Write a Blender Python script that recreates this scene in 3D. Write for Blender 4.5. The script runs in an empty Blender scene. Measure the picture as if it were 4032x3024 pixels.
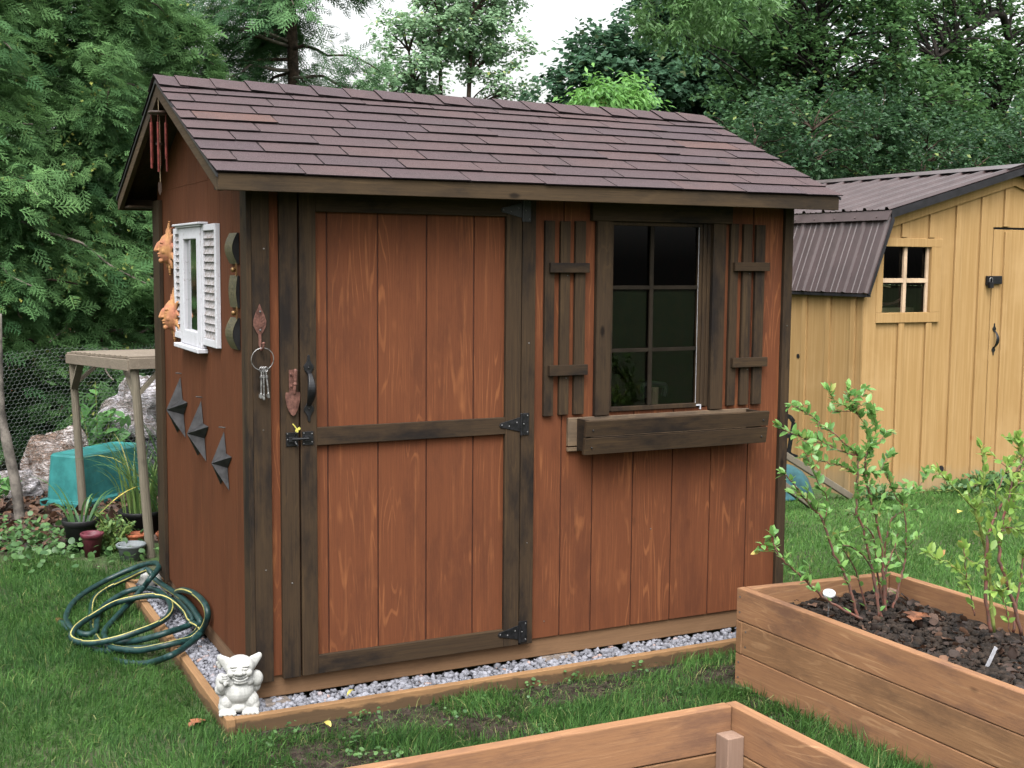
import bpy, bmesh, math, random
import numpy as np
from mathutils import Vector, Matrix

# ------------------------------------------------------------------ camera, sky, sun, exposure
scene = bpy.context.scene
col = scene.collection
cam_d = bpy.data.cameras.new("camera")
cam = bpy.data.objects.new("camera", cam_d)
col.objects.link(cam)
scene.camera = cam
CAM = Vector((-1.1758, -4.5149, 1.5806))
_yaw, _pit, _rol = math.radians(26.4993), math.radians(-5.641), math.radians(0.4735)
_f = Vector((math.sin(_yaw) * math.cos(_pit), math.cos(_yaw) * math.cos(_pit), math.sin(_pit)))
_r = Vector((math.cos(_yaw), -math.sin(_yaw), 0))
_u = _r.cross(_f)
_r2 = _r * math.cos(_rol) + _u * math.sin(_rol)
_u2 = -_r * math.sin(_rol) + _u * math.cos(_rol)
_m = Matrix((_r2, _u2, -_f)).transposed().to_4x4()
_m.translation = CAM
cam.matrix_world = _m
cam_d.sensor_width = 36.0
cam_d.lens = 36.0 * 4885.4 / 4032.0
cam_d.clip_start = 0.05
cam_d.clip_end = 2000

world = bpy.data.worlds.new("World")
scene.world = world
world.use_nodes = True
wn = world.node_tree
wn.nodes.clear()
SUN_DIR = Vector((-0.32, -0.50, 0.92)).normalized()
_sky = wn.nodes.new("ShaderNodeTexSky")
_sky.sky_type = 'NISHITA'
_sky.sun_disc = False
_sky.sun_elevation = math.asin(SUN_DIR.z)
_sky.sun_rotation = math.atan2(SUN_DIR.x, SUN_DIR.y)
_sky.dust_density = 6.0
_sky.air_density = 1.6
_hs = wn.nodes.new("ShaderNodeHueSaturation")
_hs.inputs["Saturation"].default_value = 0.14
_hs.inputs["Value"].default_value = 1.0
_bg = wn.nodes.new("ShaderNodeBackground")
_bg.inputs["Strength"].default_value = 0.15
_wo = wn.nodes.new("ShaderNodeOutputWorld")
wn.links.new(_sky.outputs[0], _hs.inputs["Color"])
# overcast: brighter overhead than towards the horizon
_tc = wn.nodes.new("ShaderNodeTexCoord")
_sx = wn.nodes.new("ShaderNodeSeparateXYZ")
_mr = wn.nodes.new("ShaderNodeMapRange")
_mr.inputs[1].default_value, _mr.inputs[2].default_value = 0.0, 1.0
_mr.inputs[3].default_value, _mr.inputs[4].default_value = 0.95, 2.05
_ml = wn.nodes.new("ShaderNodeVectorMath")
_ml.operation = 'SCALE'
wn.links.new(_tc.outputs["Generated"], _sx.inputs[0])
wn.links.new(_sx.outputs[2], _mr.inputs[0])
wn.links.new(_hs.outputs[0], _ml.inputs[0])
wn.links.new(_mr.outputs[0], _ml.inputs["Scale"])
wn.links.new(_ml.outputs[0], _bg.inputs["Color"])
wn.links.new(_bg.outputs[0], _wo.inputs["Surface"])

sun_d = bpy.data.lights.new("sun", 'SUN')
sun_d.energy = 0.6
sun_d.angle = math.radians(40)
sun_d.color = (1.0, 0.97, 0.93)
sun = bpy.data.objects.new("sun", sun_d)
col.objects.link(sun)
sun.rotation_euler = SUN_DIR.to_track_quat('Z', 'Y').to_euler()

scene.view_settings.view_transform = 'Standard'
scene.view_settings.look = 'None'
scene.view_settings.gamma = 1.0
scene.view_settings.exposure = 1.27
scene.render.engine = 'CYCLES'
scene.cycles.max_bounces = 8
scene.cycles.diffuse_bounces = 4
scene.cycles.transparent_max_bounces = 12
scene.cycles.caustics_reflective = False
scene.cycles.caustics_refractive = False

rng = np.random.default_rng(7)
random.seed(7)
GZ = -0.15          # ground level; z = 0 is the lower edge of the shed's siding

# ------------------------------------------------------------------ node helpers
class NB:
    def __init__(self, name):
        self.m = bpy.data.materials.new(name)
        self.m.use_nodes = True
        self.t = self.m.node_tree
        self.t.nodes.clear()
        self.out = self.t.nodes.new("ShaderNodeOutputMaterial")

    def n(self, typ, ins=None, out=0, **pr):
        nd = self.t.nodes.new("ShaderNode" + typ)
        for k, v in pr.items():
            setattr(nd, k, v)
        for k, v in (ins or {}).items():
            s = nd.inputs[k]
            if isinstance(v, bpy.types.NodeSocket):
                self.t.links.new(v, s)
            else:
                if isinstance(v, (tuple, list)) and len(v) == 3 and s.type == 'RGBA':
                    v = (*v, 1)
                s.default_value = v
        return nd.outputs[out]

    def math(self, op, a, b=0.0, c=0.0, clamp=False):
        return self.n("Math", {0: a, 1: b, 2: c}, operation=op, use_clamp=clamp)

    def vmath(self, op, a, b):
        return self.n("VectorMath", {0: a, 1: b}, operation=op)

    def mix(self, f, a, b, blend='MIX'):
        nd = self.t.nodes.new("ShaderNodeMix")
        nd.data_type = 'RGBA'
        nd.blend_type = blend
        for idx, v in ((0, f), (6, a), (7, b)):
            s = nd.inputs[idx]
            if isinstance(v, bpy.types.NodeSocket):
                self.t.links.new(v, s)
            else:
                s.default_value = (*v, 1) if isinstance(v, (tuple, list)) and len(v) == 3 else v
        return nd.outputs[2]

    def ramp(self, x, lo, hi, a=0.0, b=1.0):
        return self.n("MapRange", {0: x, 1: lo, 2: hi, 3: a, 4: b}, interpolation_type='SMOOTHSTEP')

    def noise(self, vec, scale=1.0, detail=3.0, rough=0.55, dist=0.0):
        return self.n("TexNoise", {"Vector": vec, "Scale": scale, "Detail": detail, "Roughness": rough, "Distortion": dist})

    def coord(self, rnd=True):
        c = self.n("TexCoord", out=3)
        if rnd:
            r = self.n("ObjectInfo", out=5)
            o = self.n("CombineXYZ", {0: self.math('MULTIPLY', r, 17.3), 1: self.math('MULTIPLY', r, 31.7), 2: self.math('MULTIPLY', r, 9.1)})
            c = self.vmath('ADD', c, o)
        return c

    def bsdf(self, color, rough=0.6, metal=0.0, spec=0.4, bump=None, bstr=0.2, bdist=0.01, trans=None, coat=0.0):
        ins = {"Base Color": color, "Roughness": rough, "Metallic": metal, "Specular IOR Level": spec, "Coat Weight": coat}
        if bump is not None:
            ins["Normal"] = self.n("Bump", {"Height": bump, "Strength": bstr, "Distance": bdist})
        s = self.n("BsdfPrincipled", ins)
        if trans:
            tr = self.n("BsdfTranslucent", {"Color": trans[1]})
            s = self.n("MixShader", {0: trans[0], 1: s, 2: tr})
        self.t.links.new(s, self.out.inputs[0])
        return self.m


AX = {'x': 0, 'y': 1, 'z': 2}


def wood(name, base, light, dark, axis='z', grain=0.5, rings=0.5, blotch=0.5, knots=0.3, rough=0.6, blotch_scale=2.2, spec=0.3, dirt=None):
    b = NB(name)
    c = b.coord()
    a = AX[axis]

    def st(across, along):
        v = [across] * 3
        v[a] = along
        return b.vmath('MULTIPLY', c, tuple(v))
    fine = b.noise(st(210, 4.5), 1.0, 5, 0.75)
    strand = b.noise(st(52, 1.8), 1.0, 5, 0.68)
    ringn = b.noise(st(6.5, 0.55), 1.0, 2.5, 0.5, 0.4)
    ring = b.math('SINE', b.math('MULTIPLY', ringn, 125))
    patch = b.noise(c, 3.1, 3, 0.6)
    lightm = b.math('MULTIPLY', b.ramp(strand, 0.52, 0.72), grain)
    ringm = b.math('MULTIPLY', b.math('MULTIPLY', b.math('MULTIPLY', b.ramp(ring, 0.70, 1.0), b.ramp(fine, 0.30, 0.55)), b.ramp(patch, 0.47, 0.62)), rings)
    col_ = b.mix(lightm, base, light)
    col_ = b.mix(ringm, col_, light)
    bl = b.noise(st(blotch_scale * 2.6, blotch_scale * 0.8), 1.0, 6, 0.7)
    col_ = b.mix(b.math('MULTIPLY', b.ramp(bl, 0.46, 0.68), blotch), col_, dark)
    col_ = b.mix(b.math('MULTIPLY', b.ramp(fine, 0.42, 0.68), 0.42), col_, dark)
    # knots
    vor = b.n("TexVoronoi", {"Vector": st(5.5, 2.6), "Scale": 1.0, "Randomness": 1.0})
    kn = b.ramp(vor, 0.03, 0.085, 1.0, 0.0)
    col_ = b.mix(b.math('MULTIPLY', kn, knots), col_, tuple(x * 0.35 for x in dark))
    if dirt:
        dn = b.noise(st(14, 5), 1.0, 5, 0.7)
        zz = b.n("SeparateXYZ", {0: b.n("TexCoord", out=3)}, out=2)
        wet = b.math('ADD', b.ramp(zz, dirt[0], dirt[1], 1.0, 0.0), b.math('MULTIPLY', b.math('SUBTRACT', dn, 0.5), 2.2))
        col_ = b.mix(b.math('MULTIPLY', b.ramp(wet, 0.4, 0.75), 0.85), col_, dirt[2])
    h = b.math('ADD', b.math('MULTIPLY', fine, 0.6), b.math('MULTIPLY', strand, 0.4))
    return b.bsdf(col_, b.ramp(fine, 0.2, 0.8, rough - 0.1, rough + 0.12), 0, spec, h, 0.35, 0.003)


def plain(name, color, rough=0.5, metal=0.0, spec=0.4, var=0.25, vs=14.0, bump=0.1, dark=None, coat=0.0, rnd=True):
    color = tuple(x * 0.66 for x in color)
    if dark:
        dark = tuple(x * 0.66 for x in dark)
    spec *= 0.6
    b = NB(name)
    c = b.coord(rnd)
    n1 = b.noise(c, vs, 5, 0.65)
    n2 = b.noise(c, vs * 6, 3, 0.6)
    d = dark or tuple(x * (1 - var * 1.6) for x in color)
    l = tuple(min(1, x * (1 + var * 0.6)) for x in color)
    cc = b.mix(b.ramp(n1, 0.3, 0.7), d, l)
    return b.bsdf(cc, b.ramp(n1, 0.3, 0.7, max(0.02, rough - 0.08), min(1, rough + 0.08)), metal, spec, b.math('ADD', n1, b.math('MULTIPLY', n2, 0.5)), bump, 0.004, coat=coat)


def leafmat(name, a, bb, yellow=None, rough=0.5, trans=0.3, spec=0.35):
    b = NB(name)
    t = b.n("Attribute", {}, out=2, attribute_name="tone")
    c = b.mix(t, a, bb)
    if yellow:
        y = b.n("Attribute", {}, out=2, attribute_name="tip")
        c = b.mix(y, c, yellow)
    n = b.noise(b.n("TexCoord", out=3), 1.6, 2, 0.5)
    c = b.mix(b.ramp(n, 0.35, 0.65, 0.0, 0.35), c, tuple(x * 0.6 for x in a))
    tc = b.mix(0.5, c, tuple(min(1, x * 1.8) for x in bb))
    return b.bsdf(c, rough, 0, spec, trans=(trans, tc))


# ------------------------------------------------------------------ mesh helpers
ROOTLOC = {}


class MB:
    """collects shapes in world coordinates; build() links them as one mesh object"""
    def __init__(self):
        self.v, self.f, self.m, self.tone = [], [], [], []
        self.cur, self.ct = 0, 0.5

    def add(self, vs, fs, mi=None, tone=None):
        o = len(self.v)
        self.v += [tuple(p) for p in vs]
        for f in fs:
            self.f.append(tuple(i + o for i in f))
            self.m.append(self.cur if mi is None else mi)
            self.tone.append(self.ct if tone is None else tone)
        return self

    def box(self, x0, x1, y0, y1, z0, z1, mi=None, tone=None):
        vs = [(x, y, z) for z in (z0, z1) for y in (y0, y1) for x in (x0, x1)]
        return self.add(vs, [(0, 2, 3, 1), (4, 5, 7, 6), (0, 1, 5, 4), (2, 6, 7, 3), (0, 4, 6, 2), (1, 3, 7, 5)], mi, tone)

    def obox(self, c, ax, ay, az, mi=None, tone=None):
        """box from centre and three half-axis vectors"""
        c, ax, ay, az = map(Vector, (c, ax, ay, az))
        vs = [c + sx * ax + sy * ay + sz * az for sz in (-1, 1) for sy in (-1, 1) for sx in (-1, 1)]
        return self.add(vs, [(0, 2, 3, 1), (4, 5, 7, 6), (0, 1, 5, 4), (2, 6, 7, 3), (0, 4, 6, 2), (1, 3, 7, 5)], mi, tone)

    def bar(self, p, q, w, h, up=(0, 0, 1), mi=None):
        """rectangular bar between two points"""
        p, q = Vector(p), Vector(q)
        d = (q - p)
        L = d.length
        d.normalize()
        s = d.cross(Vector(up)).normalized()
        u = s.cross(d)
        return self.obox((p + q) / 2, d * L / 2, s * w / 2, u * h / 2, mi)

    def prism(self, pts, d, mi=None, tone=None):
        """closed 3D polygon pts pushed along vector d"""
        n = len(pts)
        d = Vector(d)
        vs = [Vector(p) for p in pts] + [Vector(p) + d for p in pts]
        fs = [tuple(range(n))[::-1], tuple(range(n, 2 * n))] + [(i, (i + 1) % n, n + (i + 1) % n, n + i) for i in range(n)]
        return self.add(vs, fs, mi, tone)

    def tube(self, path, r, n=8, mi=None, cap=True, stripe=None, flat=1.0):
        P = [Vector(p) for p in path]
        R = r if isinstance(r, (list, tuple)) else [r] * len(P)
        up = Vector((0, 0, 1))
        t0 = (P[1] - P[0]).normalized()
        s = t0.cross(up)
        if s.length < 1e-3:
            s = t0.cross(Vector((0, 1, 0)))
        s.normalize()
        vs = []
        for i, p in enumerate(P):
            t = (P[min(i + 1, len(P) - 1)] - P[max(i - 1, 0)])
            if t.length < 1e-9:
                t = t0
            t.normalize()
            s = (s - t * s.dot(t))
            if s.length < 1e-6:
                s = t.cross(Vector((0.3, 0.5, 0.8)))
            s.normalize()
            b = t.cross(s)
            for k in range(n):
                a = 2 * math.pi * k / n
                vs.append(p + (s * math.cos(a) + b * math.sin(a) * flat) * R[i])
        o = len(self.v)
        self.v += [tuple(p) for p in vs]
        for i in range(len(P) - 1):
            for k in range(n):
                k2 = (k + 1) % n
                self.f.append((o + i * n + k, o + i * n + k2, o + (i + 1) * n + k2, o + (i + 1) * n + k))
                self.m.append(stripe[1] if stripe and k in stripe[0] else (self.cur if mi is None else mi))
                self.tone.append(self.ct)
        if cap:
            self.f.append(tuple(o + k for k in range(n))[::-1])
            self.f.append(tuple(o + (len(P) - 1) * n + k for k in range(n)))
            self.m += [self.cur if mi is None else mi] * 2
            self.tone += [self.ct] * 2
        return self

    def lathe(self, prof, c, n=20, mi=None, close=False):
        """profile of (r, z) turned round the vertical axis through c"""
        vs, fs = [], []
        for r, z in prof:
            for k in range(n):
                a = 2 * math.pi * k / n
                vs.append((c[0] + r * math.cos(a), c[1] + r * math.sin(a), c[2] + z))
        for i in range(len(prof) - 1):
            for k in range(n):
                k2 = (k + 1) % n
                fs.append((i * n + k, i * n + k2, (i + 1) * n + k2, (i + 1) * n + k))
        if close:
            fs.append(tuple(range(n))[::-1])
            fs.append(tuple((len(prof) - 1) * n + k for k in range(n)))
        return self.add(vs, fs, mi)

    def ball(self, c, r, seg=12, rings=8, mi=None, M=None):
        rx, ry, rz = (r, r, r) if not isinstance(r, (tuple, list)) else r
        vs, fs = [], []
        c = Vector(c)
        for i in range(rings + 1):
            th = math.pi * i / rings
            for k in range(seg):
                a = 2 * math.pi * k / seg
                p = Vector((rx * math.sin(th) * math.cos(a), ry * math.sin(th) * math.sin(a), rz * math.cos(th)))
                if M is not None:
                    p = M @ p
                vs.append(c + p)
        for i in range(rings):
            for k in range(seg):
                k2 = (k + 1) % seg
                fs.append((i * seg + k, (i + 1) * seg + k, (i + 1) * seg + k2, i * seg + k2))
        return self.add(vs, fs, mi)

    def build(self, name, mats, parent=None, bevel=0.0, smooth=False, base=None, tone=False):
        if not isinstance(mats, (list, tuple)):
            mats = [mats]
        V = np.array(self.v, float)
        if parent is not None:
            L = ROOTLOC[parent.name]
            loc = (0, 0, 0)
        else:
            L = np.array(base) if base is not None else np.array(((V[:, 0].min() + V[:, 0].max()) / 2, (V[:, 1].min() + V[:, 1].max()) / 2, V[:, 2].min()))
            loc = tuple(L)
        me = bpy.data.meshes.new(name)
        me.from_pydata((V - L).tolist(), [], self.f)
        for m in mats:
            me.materials.append(m)
        if len(mats) > 1:
            me.polygons.foreach_set("material_index", self.m)
        if tone:
            at = me.attributes.new("tone", 'FLOAT', 'FACE')
            at.data.foreach_set("value", self.tone)
        bm = bmesh.new()
        bm.from_mesh(me)
        bmesh.ops.remove_doubles(bm, verts=bm.verts, dist=1e-6)
        bmesh.ops.recalc_face_normals(bm, faces=bm.faces)
        bm.to_mesh(me)
        bm.free()
        if smooth:
            me.polygons.foreach_set("use_smooth", [True] * len(me.polygons))
        o = bpy.data.objects.new(name, me)
        col.objects.link(o)
        if parent is not None:
            o.parent = parent
        else:
            o.location = loc
        ROOTLOC[o.name] = L
        if bevel:
            bv = o.modifiers.new("bevel", 'BEVEL')
            bv.width = bevel
            bv.segments = 2
            bv.limit_method = 'ANGLE'
            bv.angle_limit = math.radians(40)
            bv.harden_normals = False
        return o


def np_build(name, V, F, mats, parent=None, tone=None, tip=None, midx=None, base=None, smooth=False):
    """fast mesh of equal-sized faces from arrays"""
    V = np.asarray(V, np.float32)
    F = np.asarray(F, np.int32)
    if parent is not None:
        L = ROOTLOC[parent.name]
        loc = (0, 0, 0)
    else:
        L = np.array(base if base is not None else (V[:, 0].mean(), V[:, 1].mean(), V[:, 2].min()))
        loc = tuple(L)
    V = V - L.astype(np.float32)
    k = F.shape[1]
    me = bpy.data.meshes.new(name)
    me.vertices.add(len(V))
    me.vertices.foreach_set("co", V.ravel())
    me.loops.add(F.size)
    me.loops.foreach_set("vertex_index", F.ravel())
    me.polygons.add(len(F))
    me.polygons.foreach_set("loop_start", np.arange(0, F.size, k, dtype=np.int32))
    for m in (mats if isinstance(mats, (list, tuple)) else [mats]):
        me.materials.append(m)
    if midx is not None:
        me.polygons.foreach_set("material_index", np.asarray(midx, np.int32))
    for nm, arr in (("tone", tone), ("tip", tip)):
        if arr is not None:
            at = me.attributes.new(nm, 'FLOAT', 'FACE')
            at.data.foreach_set("value", np.asarray(arr, np.float32))
    if smooth:
        me.polygons.foreach_set("use_smooth", np.ones(len(F), bool))
    me.update(calc_edges=True)
    me.validate()
    o = bpy.data.objects.new(name, me)
    col.objects.link(o)
    if parent is not None:
        o.parent = parent
    else:
        o.location = loc
    ROOTLOC[o.name] = L
    return o


def tag(o, label=None, cat=None, group=None, kind=None):
    if label:
        o["label"] = label
    if cat:
        o["category"] = cat
    if group:
        o["group"] = group
    if kind:
        o["kind"] = kind
    return o


def thing(name, loc, label, cat, group=None):
    o = bpy.data.objects.new(name, None)
    o.empty_display_size = 0.1
    o.location = loc
    col.objects.link(o)
    ROOTLOC[o.name] = np.array(loc, float)
    return tag(o, label, cat, group)


def copy_tree(o, parent=None):
    c = o.copy()
    col.objects.link(c)
    ROOTLOC[c.name] = ROOTLOC[o.name]
    if parent is not None:
        c.parent = parent
    for ch in [x for x in o.children]:
        copy_tree(ch, c)
    return c


def catmull(P, n=6):
    P = [np.array(p, float) for p in P]
    out = []
    for i in range(len(P) - 1):
        p0, p1, p2, p3 = P[max(i - 1, 0)], P[i], P[i + 1], P[min(i + 2, len(P) - 1)]
        for k in range(n):
            t = k / n
            out.append(0.5 * ((2 * p1) + (-p0 + p2) * t + (2 * p0 - 5 * p1 + 4 * p2 - p3) * t * t + (-p0 + 3 * p1 - 3 * p2 + p3) * t ** 3))
    out.append(P[-1])
    return out


def unit(a):
    return a / np.maximum(np.linalg.norm(a, axis=-1, keepdims=True), 1e-9)


def scatter(T, TF, pos, fwd, nrm, scale):
    """copies of a template (x across, y along, z normal) as V, F arrays"""
    fwd = unit(np.asarray(fwd, float))
    side = unit(np.cross(fwd, nrm))
    up = np.cross(side, fwd)
    s = np.asarray(scale, float).reshape(-1, 1, 1)
    T = np.asarray(T, float)
    V = pos[:, None, :] + s * (T[None, :, 0:1] * side[:, None, :] + T[None, :, 1:2] * fwd[:, None, :] + T[None, :, 2:3] * up[:, None, :])
    n = len(pos)
    F = np.asarray(TF)[None] + (np.arange(n) * len(T))[:, None, None]
    return V.reshape(-1, 3), F.reshape(-1, F.shape[-1])


def remesh_obj(name, mb, mat, voxel, parent=None, base=None, smooth_it=3, disp=None):
    """fuse overlapping lumps into one continuous surface"""
    V = np.array(mb.v)
    tmp = bpy.data.meshes.new("tmp")
    tmp.from_pydata(mb.v, [], mb.f)
    bm = bmesh.new()
    bm.from_mesh(tmp)
    bmesh.ops.remove_doubles(bm, verts=bm.verts, dist=1e-7)
    bmesh.ops.recalc_face_normals(bm, faces=bm.faces)
    bm.to_mesh(tmp)
    bm.free()
    to = bpy.data.objects.new("tmp", tmp)
    col.objects.link(to)
    md = to.modifiers.new("r", 'REMESH')
    md.mode = 'VOXEL'
    md.voxel_size = voxel
    sm = to.modifiers.new("s", 'SMOOTH')
    sm.factor = 0.5
    sm.iterations = smooth_it
    dg = bpy.context.evaluated_depsgraph_get()
    me = bpy.data.meshes.new_from_object(to.evaluated_get(dg))
    bpy.data.objects.remove(to)
    bpy.data.meshes.remove(tmp)
    me.name = name
    if parent is not None:
        L = ROOTLOC[parent.name]
        loc = (0, 0, 0)
    else:
        L = np.array(base if base is not None else (V[:, 0].mean(), V[:, 1].mean(), V[:, 2].min()))
        loc = tuple(L)
    co = np.empty(len(me.vertices) * 3, np.float32)
    me.vertices.foreach_get("co", co)
    co = co.reshape(-1, 3) - L.astype(np.float32)
    me.vertices.foreach_set("co", co.ravel())
    me.materials.clear()
    me.materials.append(mat)
    me.polygons.foreach_set("use_smooth", np.ones(len(me.polygons), bool))
    me.update()
    o = bpy.data.objects.new(name, me)
    col.objects.link(o)
    if parent is not None:
        o.parent = parent
    else:
        o.location = loc
    ROOTLOC[o.name] = L
    return o

# ------------------------------------------------------------------ materials
SID_B, SID_L, SID_D = (0.089, 0.0308, 0.0140), (0.185, 0.071, 0.028), (0.052, 0.0190, 0.0105)
M = {}
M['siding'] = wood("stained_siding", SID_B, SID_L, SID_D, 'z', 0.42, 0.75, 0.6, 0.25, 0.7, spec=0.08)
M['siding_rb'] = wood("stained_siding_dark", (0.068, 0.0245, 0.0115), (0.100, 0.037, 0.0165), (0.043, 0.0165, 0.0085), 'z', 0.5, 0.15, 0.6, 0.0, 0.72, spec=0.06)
M['groove'] = plain("groove_stain", (0.066, 0.022, 0.0125), 0.8)
TR_B, TR_L, TR_D = (0.0315, 0.0205, 0.0122), (0.064, 0.040, 0.0195), (0.0085, 0.0072, 0.0068)
for a in 'xyz':
    M['trim_' + a] = wood("dark_trim_" + a, TR_B, TR_L, TR_D, a, 0.45, 0.3, 0.95, 0.8, 0.7, 2.3, spec=0.07)
for a in 'xy':
    M['fascia_' + a] = wood('fascia_board_' + a, (0.042, 0.028, 0.016), (0.082, 0.054, 0.028), (0.017, 0.013, 0.010), a, 0.5, 0.3, 0.9, 0.8, 0.7, 1.7, spec=0.08)
M['trim_old'] = wood("worn_trim", (0.11, 0.075, 0.045), (0.17, 0.12, 0.08), (0.045, 0.032, 0.022), 'x', 0.5, 0.3, 0.9, 0.5, 0.7)
M['skirt_x'] = wood("skirt_beam", (0.122, 0.070, 0.038), (0.17, 0.10, 0.056), (0.075, 0.043, 0.024), 'x', 0.4, 0.3, 0.7, 0.8, 0.75, spec=0.1)
M['skirt_y'] = wood("skirt_beam_side", (0.118, 0.070, 0.040), (0.16, 0.10, 0.06), (0.07, 0.042, 0.025), 'y', 0.4, 0.3, 0.7, 0.8, 0.75, spec=0.1)
DIRT = (-0.152, -0.10, (0.035, 0.024, 0.015))
M['border_x'] = wood("border_timber", (0.185, 0.105, 0.050), (0.25, 0.15, 0.075), (0.10, 0.058, 0.03), 'x', 0.5, 0.4, 0.7, 0.6, 0.75, spec=0.1, dirt=(0.030, 0.074, (0.045, 0.03, 0.018)))
M['border_y'] = wood("border_timber_side", (0.18, 0.104, 0.052), (0.24, 0.145, 0.075), (0.10, 0.058, 0.03), 'y', 0.5, 0.4, 0.6, 0.6, 0.75, spec=0.1, dirt=(0.015, 0.064, (0.06, 0.04, 0.022)))
for a in 'xy':
    M['bed_' + a] = wood("cedar_board_" + a, (0.190, 0.099, 0.051), (0.295, 0.170, 0.090), (0.105, 0.057, 0.037), a, 0.55, 0.8, 0.9, 0.7, 0.78, 2.6, spec=0.08)
    M['bedb_' + a] = wood("cedar_board_olive_" + a, (0.166, 0.090, 0.046), (0.26, 0.152, 0.08), (0.095, 0.054, 0.031), a, 0.55, 0.9, 0.9, 0.7, 0.78, 2.6, spec=0.08)
M['bed_post'] = wood("bed_post", (0.17, 0.11, 0.08), (0.24, 0.16, 0.12), (0.10, 0.065, 0.05), 'z', 0.5, 0.3, 0.6, 0.5, 0.75)
M['grey_wood'] = wood("weathered_wood", (0.105, 0.090, 0.066), (0.165, 0.14, 0.105), (0.06, 0.052, 0.038), 'z', 0.6, 0.3, 0.7, 0.4, 0.85)
M['grey_wood_y'] = wood("weathered_wood_slat", (0.12, 0.097, 0.073), (0.185, 0.152, 0.118), (0.07, 0.056, 0.042), 'y', 0.6, 0.3, 0.7, 0.4, 0.85)
M['bark_post'] = plain("bark_post", (0.17, 0.15, 0.13), 0.9, var=0.45, vs=9, bump=0.5)
M['raw_wood'] = wood("raw_plywood", (0.46, 0.39, 0.24), (0.55, 0.47, 0.3), (0.2, 0.155, 0.09), 'z', 0.5, 0.3, 0.4, 0.4, 0.8)
M['iron'] = plain("black_iron", (0.010, 0.010, 0.012), 0.38, 0.0, 0.5, 0.3, 60, 0.12)
M['screw'] = plain("screw_head", (0.14, 0.14, 0.14), 0.4, 0.5, 0.5, 0.2, 60)
M['rust'] = plain("rusty_metal", (0.16, 0.075, 0.058), 0.62, 0.2, 0.3, 0.35, 60, 0.25)
M['steel'] = plain("dull_steel", (0.30, 0.295, 0.29), 0.42, 0.75, 0.5, 0.4, 90, 0.2)
M['star'] = plain("dark_star_metal", (0.036, 0.035, 0.037), 0.55, 0.2, 0.4, 0.4, 25, 0.15)
M['bronze'] = plain("antique_bronze", (0.13, 0.11, 0.058), 0.5, 0.35, 0.45, 0.55, 90, 0.7, dark=(0.03, 0.028, 0.016))
M['bronze_bead'] = plain("bronze_bead", (0.26, 0.15, 0.06), 0.35, 0.6, 0.5, 0.3, 60)
M['black_back'] = plain("black_back", (0.012, 0.012, 0.013), 0.6)
M['chime'] = plain("red_chime_tube", (0.17, 0.035, 0.028), 0.4, 0.3, 0.5, 0.3, 40)
M['chime_wood'] = plain("chime_wood", (0.045, 0.028, 0.02), 0.5)
M['string'] = plain("cord", (0.25, 0.19, 0.12), 0.9)
M['white_pl'] = plain("white_strip", (0.45, 0.45, 0.48), 0.5)
M['yellow_key'] = plain("yellow_key", (0.62, 0.56, 0.12), 0.45, var=0.15)
M['pot_maroon'] = plain("maroon_plastic", (0.13, 0.028, 0.042), 0.45, var=0.3, vs=20)
M['pot_grey'] = plain("grey_plastic", (0.17, 0.19, 0.20), 0.5, var=0.2, vs=20)
M['pot_black'] = plain("black_plastic", (0.014, 0.014, 0.015), 0.5)
M['pot_terra'] = plain("terracotta_pot", (0.36, 0.11, 0.05), 0.8, var=0.3)
M['tote'] = plain("turquoise_plastic", (0.034, 0.19, 0.185), 0.42, var=0.22, vs=7, bump=0.05)
M['teal'] = plain("teal_tray", (0.045, 0.135, 0.155), 0.5, var=0.25, vs=9)
M['hose'] = plain("green_hose", (0.012, 0.042, 0.040), 0.42, var=0.35, vs=40, bump=0.1)
M['stripe'] = plain("yellow_stripe", (0.46, 0.41, 0.13), 0.5, var=0.2)
M['stone_w'] = plain("white_concrete", (0.43, 0.43, 0.41), 0.85, var=0.16, vs=40, bump=0.35)
M['paver'] = plain("grey_paver", (0.23, 0.19, 0.165), 0.9, var=0.4, vs=30, bump=0.4)
M['wire'] = plain("galvanised_wire", (0.19, 0.21, 0.20), 0.5, 0.6)
M['bark'] = plain("bark", (0.085, 0.058, 0.042), 0.9, var=0.45, vs=18, bump=0.6)
M['bark_d'] = plain("dark_bark", (0.035, 0.029, 0.024), 0.9, var=0.45, vs=18, bump=0.6)
M['bark_l'] = plain("pale_twig", (0.21, 0.18, 0.15), 0.9, var=0.35, vs=18, bump=0.4)
M['cane_red'] = plain("red_brown_cane", (0.155, 0.055, 0.04), 0.6, var=0.5, vs=45, bump=0.3, dark=(0.10, 0.075, 0.06))
M['cane_green'] = plain("green_cane", (0.22, 0.27, 0.07), 0.6, var=0.3, vs=30)
M['soil'] = plain("dark_soil", (0.032, 0.022, 0.016), 0.95, var=0.6, vs=22, bump=1.0)
M['dead_leaf'] = leafmat("dead_leaf", (0.016, 0.010, 0.008), (0.13, 0.066, 0.038), rough=0.7, trans=0.1)
M['orange_leaf'] = plain("orange_leaf", (0.22, 0.085, 0.040), 0.7, var=0.4, vs=20)
M['yellow_leaf'] = plain("yellow_leaf", (0.46, 0.40, 0.10), 0.6, var=0.2)
M['dial'] = plain("white_dial", (0.75, 0.77, 0.80), 0.3, var=0.05)
M['grass'] = leafmat("grass_blade", (0.011, 0.038, 0.008), (0.072, 0.155, 0.036), (0.22, 0.22, 0.09), 0.6, 0.25, spec=0.12)
M['L_cedar'] = leafmat("cedar_fronds", (0.030, 0.078, 0.030), (0.118, 0.225, 0.078), (0.42, 0.42, 0.10), 0.7, 0.3, spec=0.1)
M['L_pine'] = leafmat("tall_cedar_fronds", (0.030, 0.075, 0.033), (0.105, 0.205, 0.085), (0.30, 0.32, 0.10), 0.7, 0.3, spec=0.1)
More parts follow.
